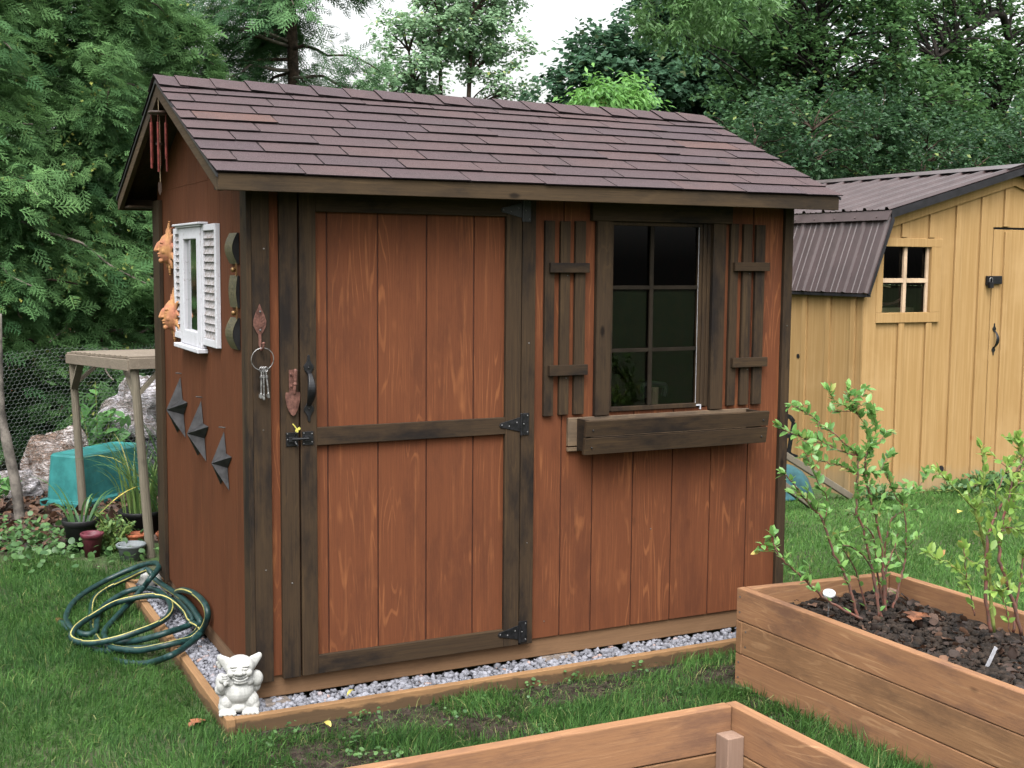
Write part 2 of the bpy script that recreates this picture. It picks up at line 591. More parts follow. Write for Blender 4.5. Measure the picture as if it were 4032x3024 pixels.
M['L_birch'] = leafmat("airy_leaves", (0.10, 0.185, 0.095), (0.23, 0.35, 0.20), (0.40, 0.38, 0.05), 0.55, 0.3)  # brightened leaf colour, with the haze of distance painted in
M['L_maple'] = leafmat("maple_leaves", (0.018, 0.050, 0.028), (0.065, 0.135, 0.070), (0.14, 0.14, 0.06), 0.6, 0.25, spec=0.15)
M['L_sumac'] = leafmat("sumac_leaves", (0.060, 0.165, 0.035), (0.145, 0.30, 0.07), None, 0.5, 0.35)
M['L_ash'] = leafmat("ash_leaves", (0.050, 0.120, 0.038), (0.115, 0.215, 0.068), None, 0.5, 0.35)
M['L_big'] = leafmat("shade_tree_leaves", (0.020, 0.055, 0.020), (0.080, 0.160, 0.052), (0.16, 0.2, 0.05), 0.6, 0.3, spec=0.15)
M['L_lilac'] = leafmat("lilac_leaves", (0.009, 0.030, 0.013), (0.046, 0.102, 0.040), (0.2, 0.24, 0.06), 0.5, 0.25, spec=0.2)
M['L_blue'] = leafmat("blueberry_leaves", (0.070, 0.170, 0.045), (0.165, 0.300, 0.080), (0.42, 0.30, 0.10), 0.4, 0.35)
M['L_blue2'] = leafmat("yellow_green_leaves", (0.095, 0.185, 0.038), (0.225, 0.335, 0.075), (0.40, 0.16, 0.07), 0.4, 0.4)
M['L_strap'] = leafmat("strap_leaves", (0.022, 0.065, 0.024), (0.075, 0.150, 0.045), (0.5, 0.38, 0.08), 0.45, 0.25)
M['L_reed'] = leafmat("reed_leaves", (0.045, 0.095, 0.025), (0.140, 0.210, 0.060), (0.45, 0.36, 0.15), 0.5, 0.3)
M['L_broad'] = leafmat("broad_leaves", (0.040, 0.120, 0.035), (0.110, 0.240, 0.070), None, 0.45, 0.3)
M['L_weed'] = leafmat("ground_cover_leaves", (0.024, 0.066, 0.020), (0.085, 0.165, 0.052), (0.25, 0.3, 0.1), 0.5, 0.25)


def mk_glass(name, tint=(1, 1, 1), refl=1.0):
    b = NB(name)
    fr = b.n("Fresnel", {"IOR": 1.5})
    tr = b.n("BsdfTransparent", {"Color": (*tint, 1)})
    gl = b.n("BsdfGlossy", {"Color": (1, 1, 1, 1), "Roughness": 0.02})
    s = b.n("MixShader", {0: b.math('MULTIPLY', fr, refl), 1: tr, 2: gl})
    b.t.links.new(s, b.out.inputs[0])
    return b.m


M['muntin'] = plain("dark_glazing_bar", (0.020, 0.0155, 0.011), 0.75, spec=0.1)
M['glass'] = mk_glass("window_glass", (0.55, 0.6, 0.55), 0.75)
M['mirror'] = plain("mirror_glass", (0.95, 0.98, 0.97), 0.03, 1.0, 0.5, 0.02, 3, 0.0)


def mk_shingle():
    b = NB("brown_shingle")
    t = b.n("Attribute", {}, out=2, attribute_name="tone")
    c = b.n("TexCoord", out=3)
    g = b.noise(c, 420, 2, 0.6)
    sp = b.noise(c, 150, 3, 0.7)
    p = b.noise(c, 7, 3, 0.6)
    base = b.mix(t, (0.036, 0.0252, 0.0285), (0.053, 0.0325, 0.0310))
    base = b.mix(b.ramp(t, 0.90, 0.97), base, (0.070, 0.037, 0.029))
    base = b.mix(b.ramp(p, 0.42, 0.7, 0, 0.55), base, (0.033, 0.0245, 0.025))
    base = b.mix(b.ramp(g, 0.48, 0.72, 0, 0.6), base, (0.118, 0.090, 0.096))
    base = b.mix(b.ramp(sp, 0.5, 0.75, 0, 0.6), base, (0.019, 0.014, 0.014))
    return b.bsdf(base, 0.85, 0, 0.18, b.math('ADD', g, sp), 0.6, 0.004)


M['shingle'] = mk_shingle()
M['shingle_edge_joint_shade'] = plain("shingle_edge_joint_shade", (0.014, 0.011, 0.011), 0.9, spec=0.1)
M['strip_soil'] = plain("bare_soil", (0.050, 0.038, 0.031), 0.95, var=0.5, vs=16, bump=1.0, rnd=False, spec=0.1)


def mk_white_distress():
    b = NB("distressed_white")
    c = b.coord()
    n = b.noise(b.vmath('MULTIPLY', c, (60, 60, 60)), 1, 5, 0.7)
    n2 = b.noise(c, 18, 4, 0.6)
    v = b.mix(b.ramp(n, 0.56, 0.70, 0, 0.65), (0.36, 0.36, 0.385), (0.15, 0.12, 0.10))
    v = b.mix(b.ramp(n2, 0.5, 0.8, 0, 0.4), v, (0.26, 0.25, 0.26))
    return b.bsdf(v, 0.7, 0, 0.3, n, 0.4, 0.003)


def mk_louver():
    b = NB("brick_louver")
    c = b.coord()
    n = b.noise(c, 55, 5, 0.7)
    v = b.mix(b.ramp(n, 0.42, 0.62, 0, 0.85), (0.27, 0.26, 0.27), (0.12, 0.095, 0.08))
    return b.bsdf(v, 0.8, 0, 0.2, n, 0.6, 0.004)


M['white'] = mk_white_distress()
M['louver'] = mk_louver()


def mk_terra():
    b = NB("sun_terracotta")
    c = b.coord()
    n = b.noise(c, 16, 4, 0.6)
    n2 = b.noise(c, 60, 4, 0.6)
    v = b.mix(b.ramp(n, 0.35, 0.7), (0.27, 0.135, 0.05), (0.24, 0.09, 0.055))
    v = b.mix(b.ramp(n2, 0.55, 0.8, 0, 0.4), v, (0.25, 0.11, 0.06))
    return b.bsdf(v, 0.75, 0, 0.3, n2, 0.3, 0.003)


M['sun'] = mk_terra()


def mk_gravel():
    b = NB("grey_gravel")
    t = b.n("Attribute", {}, out=2, attribute_name="tone")
    c = b.n("TexCoord", out=3)
    n = b.noise(c, 90, 4, 0.65)
    v = b.mix(t, (0.060, 0.061, 0.070), (0.165, 0.168, 0.192))
    v = b.mix(b.ramp(t, 0.965, 0.985), v, (0.22, 0.145, 0.12))
    v = b.mix(b.ramp(n, 0.4, 0.7, 0, 0.5), v, (0.16, 0.16, 0.18))
    return b.bsdf(v, 0.8, 0, 0.3, n, 0.4, 0.003)


M['gravel'] = mk_gravel()


def mk_bag(name, a, bcol, sheen, amt=1.0):
    b = NB(name)
    c = b.coord()
    warp = b.noise(c, 3.0, 3, 0.6)
    cv = b.vmath('ADD', c, b.n("CombineXYZ", {0: b.math('MULTIPLY', warp, 0.25), 1: 0.0, 2: b.math('MULTIPLY', warp, 0.18)}))
    w = b.noise(b.vmath('MULTIPLY', cv, (10, 10, 46)), 1.0, 5, 0.62, 0.6)
    ridge = b.math('SUBTRACT', 1.0, b.math('MULTIPLY', b.math('ABSOLUTE', b.math('SUBTRACT', w, 0.5)), 9.0), clamp=True)
    lf = b.noise(c, 24, 4, 0.65)
    pt = b.noise(c, 7, 3, 0.6)
    v = b.mix(b.ramp(lf, 0.35, 0.65), a, bcol)
    v = b.mix(b.math('MULTIPLY', b.math('MULTIPLY', ridge, b.ramp(pt, 0.35, 0.6)), amt), v, sheen)  # pale fold highlights and sheen painted into the bag's colour
    v = b.mix(b.ramp(pt, 0.55, 0.75, 0, 0.22), v, sheen)
    return b.bsdf(v, 0.2, 0, 0.7, b.math('ADD', b.math('MULTIPLY', ridge, 0.4), b.math('MULTIPLY', w, 1.5)), 1.0, 0.03)


M['bag_clear'] = mk_bag("clear_leaf_bag", (0.075, 0.045, 0.032), (0.14, 0.092, 0.068), (0.50, 0.45, 0.44))
M['bag_grey'] = mk_bag("pale_leaf_bag", (0.095, 0.078, 0.07), (0.16, 0.135, 0.125), (0.48, 0.46, 0.50))
M['bag_black'] = mk_bag("black_bag", (0.010, 0.010, 0.012), (0.025, 0.024, 0.028), (0.09, 0.09, 0.11))


def mk_yellow():
    b = NB("ochre_stain")
    c = b.coord(False)
    gr = b.noise(b.vmath('MULTIPLY', c, (60, 60, 1.6)), 1, 5, 0.65)
    pt = b.noise(c, 1.7, 4, 0.6)
    z = b.n("SeparateXYZ", {0: c}, out=2)
    v = b.mix(b.ramp(gr, 0.35, 0.75), (0.218, 0.133, 0.053), (0.270, 0.173, 0.077))
    v = b.mix(b.ramp(pt, 0.5, 0.75, 0, 0.45), v, (0.31, 0.205, 0.10))
    low = b.math('ADD', b.ramp(z, 0.0, 0.42, 1.0, 0.0), b.math('MULTIPLY', b.math('SUBTRACT', b.noise(c, 5, 5, 0.65), 0.5), 1.2))
    v = b.mix(b.ramp(low, 0.45, 1.0, 0, 0.6), v, (0.20, 0.155, 0.09))
    vor = b.n("TexVoronoi", {"Vector": b.vmath('MULTIPLY', c, (2.2, 2.2, 1.3)), "Scale": 1.0})
    v = b.mix(b.ramp(vor, 0.02, 0.05, 0.7, 0), v, (0.20, 0.085, 0.03))
    return b.bsdf(v, 0.8, 0, 0.1, gr, 0.25, 0.003)


M['yellow'] = mk_yellow()
M['yellow_d'] = plain("ochre_groove", (0.25, 0.12, 0.04), 0.8)
M['pale_bar'] = plain("bare_glazing_bar", (0.55, 0.40, 0.27), 0.7, var=0.15)
M['metal_roof'] = plain("brown_metal_roof", (0.062, 0.041, 0.041), 0.40, 0.0, 0.8, 0.12, 6, 0.02)
M['metal_dark'] = plain("dark_flashing", (0.018, 0.017, 0.02), 0.45)
M['dark_void'] = plain("shed_inside", (0.02, 0.022, 0.026), 0.9)


def mk_ground():
    b = NB("lawn_soil")
    c = b.n("TexCoord", out=3)
    n = b.noise(c, 2.2, 5, 0.6)
    n2 = b.noise(c, 38, 5, 0.7)
    n3 = b.noise(c, 0.25, 3, 0.5)
    soil = b.mix(b.ramp(n2, 0.3, 0.7), (0.026, 0.019, 0.015), (0.072, 0.053, 0.042))
    green = b.mix(b.ramp(n2, 0.3, 0.7), (0.015, 0.035, 0.010), (0.045, 0.085, 0.022))
    v = b.mix(b.ramp(n, 0.35, 0.6), soil, green)
    far = b.mix(b.ramp(n3, 0.3, 0.7), (0.03, 0.065, 0.016), (0.05, 0.10, 0.025))
    v = b.mix(0.25, v, far)
    return b.bsdf(v, 0.95, 0, 0.2, n2, 0.8, 0.02)


M['ground'] = mk_ground()


def mk_brick():
    b = NB("far_brick")
    c = b.n("TexCoord", out=3)
    v = b.n("TexBrick", {"Vector": b.n("Mapping", {0: c, 2: (math.pi / 2, 0, 0)}), "Color1": (0.30, 0.10, 0.06, 1), "Color2": (0.40, 0.16, 0.09, 1), "Mortar": (0.4, 0.37, 0.33, 1), "Scale": 4.5})
    return b.bsdf(v, 0.85)


M['brick'] = mk_brick()

# ------------------------------------------------------------------ ground
mb = MB()
mb.add([(-150, -60, GZ), (250, -60, GZ), (250, 300, GZ), (-150, 300, GZ)], [(0, 1, 2, 3)])
g = mb.build("lawn", M['ground'], base=(0, 0, GZ))
tag(g, kind='structure')

# ------------------------------------------------------------------ the brown garden shed
W, D = 2.483, 1.772
YR = D / 2
ZR, SL = 2.325, 0.42


def zdeck(y):
    return ZR - SL * abs(y - YR)


shed = thing("garden_shed", (W / 2, D / 2, -0.085), "reddish brown board garden shed with dark brown trim and a shingle roof", "shed")


def planks(mb, edges, z0, z1, hole=None, gap=0.0062, y0=-0.0, t=0.012):
    """upright boards with open grooves; hole = (x0, x1, z0, z1)"""
    for a, b in zip(edges[:-1], edges[1:]):
        xa, xb = a + gap / 2, b - gap / 2
        segs = [(xa, xb, z0, z1)]
        if hole and xb > hole[0] and xa < hole[1]:
            segs = [(xa, xb, z0, hole[2]), (xa, xb, hole[3], z1)]
            if xa < hole[0]:
                segs.append((xa, hole[0], hole[2], hole[3]))
            if xb > hole[1]:
                segs.append((hole[1], xb, hole[2], hole[3]))
        for s in segs:
            mb.box(s[0], s[1], y0, y0 + t, s[2], s[3], 0)


# front wall (window hole)
HOLE = (1.522, 2.03, 0.945, 1.755)
mb = MB()
planks(mb, [0.03, 0.12], 0.0, 1.86)
planks(mb, [1.135, 1.308, 1.46, 1.663, 1.866, 2.070, 2.273, 2.47], 0.0, 1.86, HOLE)
for x0, x1, z0, z1 in ((0.012, HOLE[0], 0.004, 1.87), (HOLE[1], W - 0.012, 0.004, 1.87), (HOLE[0], HOLE[1], 0.004, HOLE[2]), (HOLE[0], HOLE[1], HOLE[3], 1.87)):
    mb.box(x0, x1, 0.0055, 0.024, z0, z1, 1)
mb.build("front_wall", [M['siding'], M['groove']], shed, 0.0012)

# left gable wall: upright boards following the roof line
mb = MB()
ed = [0.02] + [0.06 + 0.2032 * k for k in range(1, 9)] + [D - 0.02]


def gable(mb, x0, x1, edges, gap, mi):
    for a, b in zip(edges[:-1], edges[1:]):
        ya, yb = a + gap / 2, b - gap / 2
        pts = [(x0, ya, 0.0), (x0, yb, 0.0), (x0, yb, zdeck(yb) - 0.014)]
        if ya < YR < yb:
            pts.append((x0, YR, zdeck(YR) - 0.014))
        pts.append((x0, ya, zdeck(ya) - 0.014))
        mb.prism(pts, (x1 - x0, 0, 0), mi)


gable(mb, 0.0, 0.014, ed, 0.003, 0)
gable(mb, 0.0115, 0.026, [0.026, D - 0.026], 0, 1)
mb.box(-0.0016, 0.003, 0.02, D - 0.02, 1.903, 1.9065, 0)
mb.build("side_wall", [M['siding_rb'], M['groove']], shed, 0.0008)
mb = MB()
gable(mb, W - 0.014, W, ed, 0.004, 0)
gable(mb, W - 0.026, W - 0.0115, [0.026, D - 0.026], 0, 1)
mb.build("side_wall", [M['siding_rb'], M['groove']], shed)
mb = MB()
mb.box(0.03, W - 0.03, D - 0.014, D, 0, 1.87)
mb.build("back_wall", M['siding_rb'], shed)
# inside: raw boards and studs seen dimly through the window
mb = MB()
for k in range(12):
    mb.box(0.03 + k * 0.203, 0.226 + k * 0.203, D - 0.03, D - 0.0155, 0.02, 1.87)
for k in range(5):
    mb.box(0.25 + k * 0.5, 0.29 + k * 0.5, D - 0.12, D - 0.032, 0.02, 1.87)
mb.box(0.03, W - 0.03, 0.03, D - 0.031, 0.0, 0.018)
mb.build("interior_boards", M['raw_wood'], shed)

# skirt beams
mb = MB()
mb.box(0.016, W - 0.016, 0.012, 0.05, -0.085, 0.02)
mb.build("skirt_beam", M['skirt_x'], shed, 0.003)
mb = MB()
mb.box(0.014, 0.05, 0.052, D - 0.01, -0.087, 0.02)
mb.build("skirt_beam", M['skirt_y'], shed, 0.003)
mb = MB()
mb.box(W - 0.05, W - 0.014, 0.052, D - 0.01, -0.087, 0.02)
mb.build("skirt_beam", M['skirt_y'], shed, 0.003)

# corner trim
def trim(name, x0, x1, y0, y1, z0, z1, mat='trim_z', parent=shed, bev=0.002):
    m_ = MB()
    m_.box(x0, x1, y0, y1, z0, z1)
    return m_.build(name, M[mat] if isinstance(mat, str) else mat, parent, bev)


trim("corner_board", 0.0, 0.066, -0.021, -0.0008, -0.014, 1.855)
trim("corner_board", -0.0195, -0.0008, -0.020, 0.07, -0.012, 1.86)
trim("corner_board", 2.436, W, -0.021, -0.0008, -0.014, 1.855)
trim("corner_board", -0.0195, -0.0008, 1.628, D + 0.018, -0.012, 1.86)
# door casing
trim("door_casing", 0.103, 0.1715, -0.021, -0.0008, -0.010, 1.865)
trim("door_casing", 1.1075, 1.169, -0.021, -0.0008, -0.010, 1.865)
trim("door_casing", 0.172, 1.107, -0.0205, -0.0008, 1.834, 1.864, 'trim_x')

# door
mb = MB()
mb.ct = 0
planks(mb, [0.205, 0.291, 0.494, 0.697, 0.901, 1.075], 0.0, 1.80, None, 0.0062, -0.001, 0.0105)
mb.box(0.19, 1.09, 0.0045, 0.0099, -0.002, 1.82, 1)
door = mb.build("door", [M['siding'], M['groove']], shed, 0.0012)
trim("stile", 0.178, 0.241, -0.0245, -0.0048, -0.008, 1.828, 'trim_z', door)
trim("stile", 1.0345, 1.1025, -0.0245, -0.0048, -0.008, 1.828, 'trim_z', door)
trim("rail", 0.2415, 1.034, -0.0238, -0.0048, 1.759, 1.828, 'trim_x', door)
trim("rail", 0.2415, 1.034, -0.0238, -0.0048, 0.881, 0.949, 'trim_x', door)
trim("rail", 0.2415, 1.034, -0.0238, -0.0048, -0.008, 0.064, 'trim_x', door)
trim("backing", 0.10, 1.17, 0.0255, 0.035, -0.0, 1.86, M['groove'], shed)

# door pull
def iron_handle(parent, x, z0, z1, y, s=1.0, mat=None, horn=1):
    mat = mat or M['iron']
    h = z1 - z0
    mb = MB()

    def plate(zc, up):
        pr = [(-0.006, 0.0), (-0.019, 0.020), (-0.020, 0.030), (-0.012, 0.040), (-0.006, 0.052), (-0.005, 0.068), (0, 0.074)]
        pts = pr + [(-a, b) for a, b in pr[-2::-1]]
        P = [(x + a * s, y, zc + up * b * s) for a, b in pts]
        mb.prism(P, (0, -0.0045 * s, 0))
        for q in ((0, 0.024), ):
            mb.ball((x + q[0] * s, y - 0.005 * s, zc + up * q[1] * s), 0.0038 * s, 8, 5)
    zt, zb = z1 - 0.074 * s, z0 + 0.074 * s
    plate(zt, 1)
    plate(zb, -1)
    # bowed grip of varying width
    n = 14
    secs = []
    for i in range(n + 1):
        t = i / n
        zz = zt + 0.012 * s + (zb - zt - 0.024 * s) * t
        out = 0.006 + 0.040 * math.sin(math.pi * min(1, t * 1.02)) ** 0.75
        w = 0.008 + 0.0095 * math.sin(math.pi * (t ** 1.25)) ** 1.0
        secs.append((zz, out * s, w * s))
    vs, fs = [], []
    for zz, o_, w in secs:
        vs += [(x - w, y - o_ + 0.003, zz), (x - w * 0.7, y - o_ - 0.004, zz), (x + w * 0.7, y - o_ - 0.004, zz), (x + w, y - o_ + 0.003, zz)]
    for i in range(n):
        for k in range(4):
            k2 = (k + 1) % 4
            fs.append((i * 4 + k, i * 4 + k2, i * 4 + 4 + k2, i * 4 + 4 + k))
    fs += [(3, 2, 1, 0), tuple(n * 4 + k for k in range(4))]
    mb.add(vs, fs)
    return mb.build("handle", mat, parent, 0.0012)


iron_handle(door, 0.209, 0.972, 1.228, -0.0248)


def hinge(parent, zc, flip=1):
    mb = MB()
    y = -0.0218
    mb.box(1.108, 1.142, y - 0.004, y, zc - 0.045, zc + 0.045)
    mb.tube([(1.1055, y - 0.006, zc - 0.045), (1.1055, y - 0.006, zc + 0.045)], 0.0055, 8)
    y2 = -0.0248
    P = [(1.100, y2, zc - 0.030), (1.03, y2, zc - 0.013), (1.012, y2, zc - 0.009), (1.006, y2, zc), (1.012, y2, zc + 0.009), (1.03, y2, zc + 0.013), (1.100, y2, zc + 0.030)]
    mb.prism(P, (0, -0.0035, 0))
    for q in ((1.135, zc - 0.034), (1.135, zc + 0.034), (1.118, zc), (1.017, zc), (1.05, zc - 0.006), (1.085, zc + 0.008)):
        mb.ball((q[0], y2 - 0.003 if q[0] < 1.1 else y - 0.0038, q[1]), 0.0036, 8, 5, 1)
    mb.build("hinge", [M['iron'], M['screw']], parent, 0.0008)


for zc in (1.785, 0.918, 0.046):
    hinge(door, zc)

# latch
mb = MB()
y = -0.0216
mb.box(0.121, 0.167, y - 0.004, y, 0.884, 0.936)
mb.box(0.128, 0.160, y - 0.016, y - 0.004, 0.902, 0.920)
mb.tube([(0.14, y - 0.016, 0.912), (0.205, y - 0.016, 0.912)], 0.005, 8)
mb.tube([(0.152, y - 0.012, 0.905), (0.156, y - 0.022, 0.892), (0.160, y - 0.022, 0.886)], 0.004, 6)
mb.tube([(0.152, y - 0.012, 0.92), (0.155, y - 0.02, 0.935), (0.157, y - 0.02, 0.943)], 0.004, 6)
for q in ((0.126, 0.931), (0.126, 0.91), (0.160, 0.931)):
    mb.ball((q[0], y - 0.0045, q[1]), 0.003, 8, 5, 1)
mb.build("latch", [M['iron'], M['screw']], shed, 0.0008)
mb = MB()
y = -0.0248
mb.box(0.183, 0.226, y - 0.004, y, 0.886, 0.937)
mb.box(0.190, 0.212, y - 0.015, y - 0.004, 0.903, 0.921)
for q in ((0.188, 0.931), (0.22, 0.928), (0.188, 0.892), (0.22, 0.896)):
    mb.ball((q[0], y - 0.0045, q[1]), 0.003, 8, 5, 1)
mb.build("latch", [M['iron'], M['screw']], door, 0.0008)

# window
mb = MB()
mb.box(1.524, 2.028, 0.0212, 0.045, 0.9465, 0.962)
mb.box(1.524, 2.028, 0.0212, 0.045, 1.738, 1.7535)
mb.box(1.5238, 1.536, 0.0212, 0.045, 0.9622, 1.7378)
mb.box(2.016, 2.0282, 0.0212, 0.045, 0.9622, 1.7378)
window = mb.build("window", M['trim_z'], shed)
trim("side_board", 1.457, 1.5265, -0.0235, -0.0008, 0.935, 1.7515, 'trim_z', window)
trim("side_board", 2.043, 2.110, -0.0235, -0.0008, 0.935, 1.7515, 'trim_z', window)
mb = MB()
mb.prism([(1.43, -0.0008, 1.752), (1.43, -0.0008, 1.856), (2.139, -0.0008, 1.856), (2.139, -0.0008, 1.752)], (0, -0.0275, 0))
mb.build("head_board", M['trim_x'], window, 0.002)
mb = MB()
mb.box(1.5275, 1.541, -0.012, 0.02, 0.95, 1.751)
mb.box(1.978, 2.0425, -0.004, 0.02, 0.95, 1.751)
mb.box(1.998, 2.008, -0.012, -0.0045, 0.95, 1.751)
mb.box(2.022, 2.030, -0.010, -0.0045, 0.95, 1.751)
mb.box(1.5412, 1.9775, -0.010, 0.02, 1.735, 1.751)
mb.box(1.5412, 1.9775, -0.013, 0.02, 0.948, 0.966)
mb.build("sash", M['trim_z'], window, 0.0015)
mb = MB()
mb.box(1.729, 1.747, -0.006, 0.004, 0.9665, 1.7345)
for z in (1.4745, 1.207):
    mb.box(1.5415, 1.728, -0.0055, 0.004, z - 0.008, z + 0.008)
    mb.box(1.748, 1.977, -0.0055, 0.004, z - 0.008, z + 0.008)
mb.build("glazing_bars", M['muntin'], window, 0.001)
mb = MB()
mb.add([(1.5412, 0.008, 0.9665), (1.9778, 0.008, 0.9665), (1.9778, 0.008, 1.7345), (1.5412, 0.008, 1.7345)], [(0, 1, 2, 3)])
mb.build("pane", M['glass'], window)
mb = MB()
mb.box(1.9765, 1.9778, -0.0060, -0.004, 0.957, 1.735)
mb.box(1.9765, 2.000, -0.0135, -0.0035, 0.954, 0.960)
mb.box(1.9975, 2.0025, -0.0139, -0.006, 0.938, 0.9595)
mb.build("weather_strip", M['white_pl'], window)

# shutters
def shutter(xs, z0, z1, bars):
    mb = MB()
    for a, b in xs:
        mb.box(a, b, -0.0185, -0.0008, z0 + random.uniform(-0.004, 0.004), z1 + random.uniform(-0.003, 0.003))
    s = mb.build("shutter", M['trim_z'], shed, 0.0018)
    for a, b, c, d in bars:
        m2 = MB()
        m2.box(a, b, -0.0365, -0.0188, c, d, 0)
        mx = (a + b) / 2 - 0.004
        m2.ball((mx, -0.0195, c - 0.012), 0.003, 6, 4, 1)
        m2.build("crossbar", [M['trim_x'], M['screw']], s, 0.0015)


shutter(((1.214, 1.258), (1.286, 1.331), (1.356, 1.404)), 0.945, 1.750, ((1.230, 1.414, 1.537, 1.577), (1.230, 1.411, 1.112, 1.155)))
shutter(((2.139, 2.182), (2.209, 2.255), (2.278, 2.328)), 0.951, 1.754, ((2.152, 2.343, 1.547, 1.585), (2.153, 2.344, 1.119, 1.161)))

# window box
mb = MB()
mb.box(1.331, 2.262, -0.018, -0.0008, 0.812, 0.931)
mb.box(1.331, 2.262, -0.018, -0.0008, 0.790, 0.806)
box_ = mb.build("window_box", M['trim_old'], shed, 0.0015)
mb = MB()
for x0, x1 in ((1.372, 1.389), (2.245, 2.261)):
    mb.prism([(x0, -0.0185, 0.795), (x0, -0.098, 0.795), (x0, -0.118, 0.928), (x0, -0.0185, 0.928)], (x1 - x0, 0, 0))
mb.box(1.3895, 2.2445, -0.100, -0.0185, 0.800, 0.814)
mb.build("end_board", M['trim_y'], box_, 0.0015)
for za, zb in ((0.8655, 0.931), (0.789, 0.8595)):
    m2 = MB()
    ya, yb = -0.0985 - (za - 0.795) * 0.15, -0.0985 - (zb - 0.795) * 0.15
    m2.prism([(1.352, ya, za), (1.352, ya - 0.018, za - 0.002), (1.352, yb - 0.018, zb - 0.002), (1.352, yb, zb)], (0.933, 0, 0))
    for xx in (1.385, 2.255):
        m2.ball((xx, (ya + yb) / 2 - 0.018, (za + zb) / 2 - 0.008), 0.0042, 8, 5, 1)
    m2.build("front_board", [M['trim_x'], M['iron']], box_, 0.0018)

# roof
XL, XR = -0.156, W + 0.118
mb = MB()
YF, YB = -0.176, D + 0.176
th = 0.014
mb.prism([(XL + 0.004, YF, zdeck(YF) - th), (XL + 0.004, YF, zdeck(YF)), (XL + 0.004, YR, ZR), (XL + 0.004, YB, zdeck(YB)), (XL + 0.004, YB, zdeck(YB) - th), (XL + 0.004, YR, ZR - th)], (XR - XL - 0.008, 0, 0))
roof = mb.build("roof", M['trim_y'], shed)
zf = zdeck(YF)
mb = MB()
mb.box(XL, XR, -0.180, -0.158, zf - 0.060, zf - 0.0015)
mb.build("fascia", M['fascia_x'], roof, 0.002)
mb = MB()
mb.box(XL, XR, D + 0.158, D + 0.180, zf - 0.060, zf - 0.0015)
mb.build("fascia", M['fascia_x'], roof, 0.002)
for x0, x1 in ((XL, XL + 0.022), (XR - 0.022, XR)):
    mb = MB()
    for s in (-1, 1):
        e = YR + s * (YR + 0.157)
        mb.prism([(x0, e, zdeck(e) - 0.070), (x0, e, zdeck(e) - 0.0145), (x0, YR + s * 0.0005, ZR - 0.0147), (x0, YR + s * 0.0005, ZR - 0.072)], (x1 - x0, 0, 0))
    mb.build("rake_board", M['fascia_y'], roof, 0.002)
mb = MB()
mb.box(XL + 0.0225, XR - 0.0225, -0.1575, -0.022, zf - 0.052, zf - 0.042)
mb.build("soffit", M['trim_x'], roof)
mb = MB()
mb.box(XL + 0.0225, XR - 0.0225, D + 0.001, D + 0.1575, zf - 0.052, zf - 0.042)
mb.build("soffit", M['trim_x'], roof)

# shingles: every tab a thin board, row over row
mb = MB()
tl = math.sqrt(1 + SL * SL)
n_front = Vector((0, -SL, 1)).normalized()
EXP, TABW, ST = 0.1205, 0.322, 0.0042
slope_len = (YR - YF) * tl + 0.012
for s in (-1, 1):
    dn = Vector((0, s / tl, -SL / tl))          # down the slope
    nn = Vector((0, s * SL, 1)).normalized()
    ridge = Vector((0, YR, ZR))
    nrow = 9
    for r in range(nrow):
        lo = slope_len - r * EXP
        hi = max(lo - EXP * 1.35, 0.01)
        off = (0.161 if r % 2 else 0.0) + random.uniform(-0.012, 0.012) + 0.045 * (r % 3)
        x = XL - 0.012 - off
        while x < XR + 0.012:
            xa, xb = max(x + 0.003, XL - 0.012), min(x + TABW - 0.003, XR + 0.012)
            x += TABW
            if xb - xa < 0.02:
                continue
            tone = random.random() if random.random() < 0.25 else random.uniform(0.1, 0.85)
            j = random.uniform(-0.0022, 0.0022)
            j2 = j + random.uniform(-0.0015, 0.0015)
            lift = ST * 2.0 + random.uniform(0, 0.003)
            l2 = lift + random.uniform(-0.001, 0.0025)
            base = 0.0012
            pa = ridge + dn * (lo + j)
            pb = ridge + dn * (lo + j2)
            ph = ridge + dn * hi
            vs = []
            for (P, xx, h) in ((pa, xa, lift), (pb, xb, l2)):
                vs += [(xx, *(P + nn * (base + h - ST))[1:]), (xx, *(P + nn * (base + h))[1:])]
            vs += [(xb, *(ph + nn * (base + 0.0004))[1:]), (xa, *(ph + nn * (base + 0.0004))[1:])]
            # 0 lower-left bottom,1 lower-left top,2 lower-right bottom,3 lower-right top,4 upper right,5 upper left
            mb.add(vs, [(1, 3, 4, 5)], 0, tone)
            mb.add(vs, [(0, 2, 3, 1), (0, 5, 4, 2), (0, 1, 5), (2, 4, 3)], 1, tone)
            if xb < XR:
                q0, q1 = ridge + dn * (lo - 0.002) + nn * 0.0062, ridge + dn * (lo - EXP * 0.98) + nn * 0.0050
                mb.add([(xb - 0.001, q0.y, q0.z), (xb + 0.008, q0.y, q0.z), (xb + 0.008, q1.y, q1.z), (xb - 0.001, q1.y, q1.z)], [(0, 1, 2, 3)], 1, tone)  # dark strip under each joint: the gap's shadow put in as colour
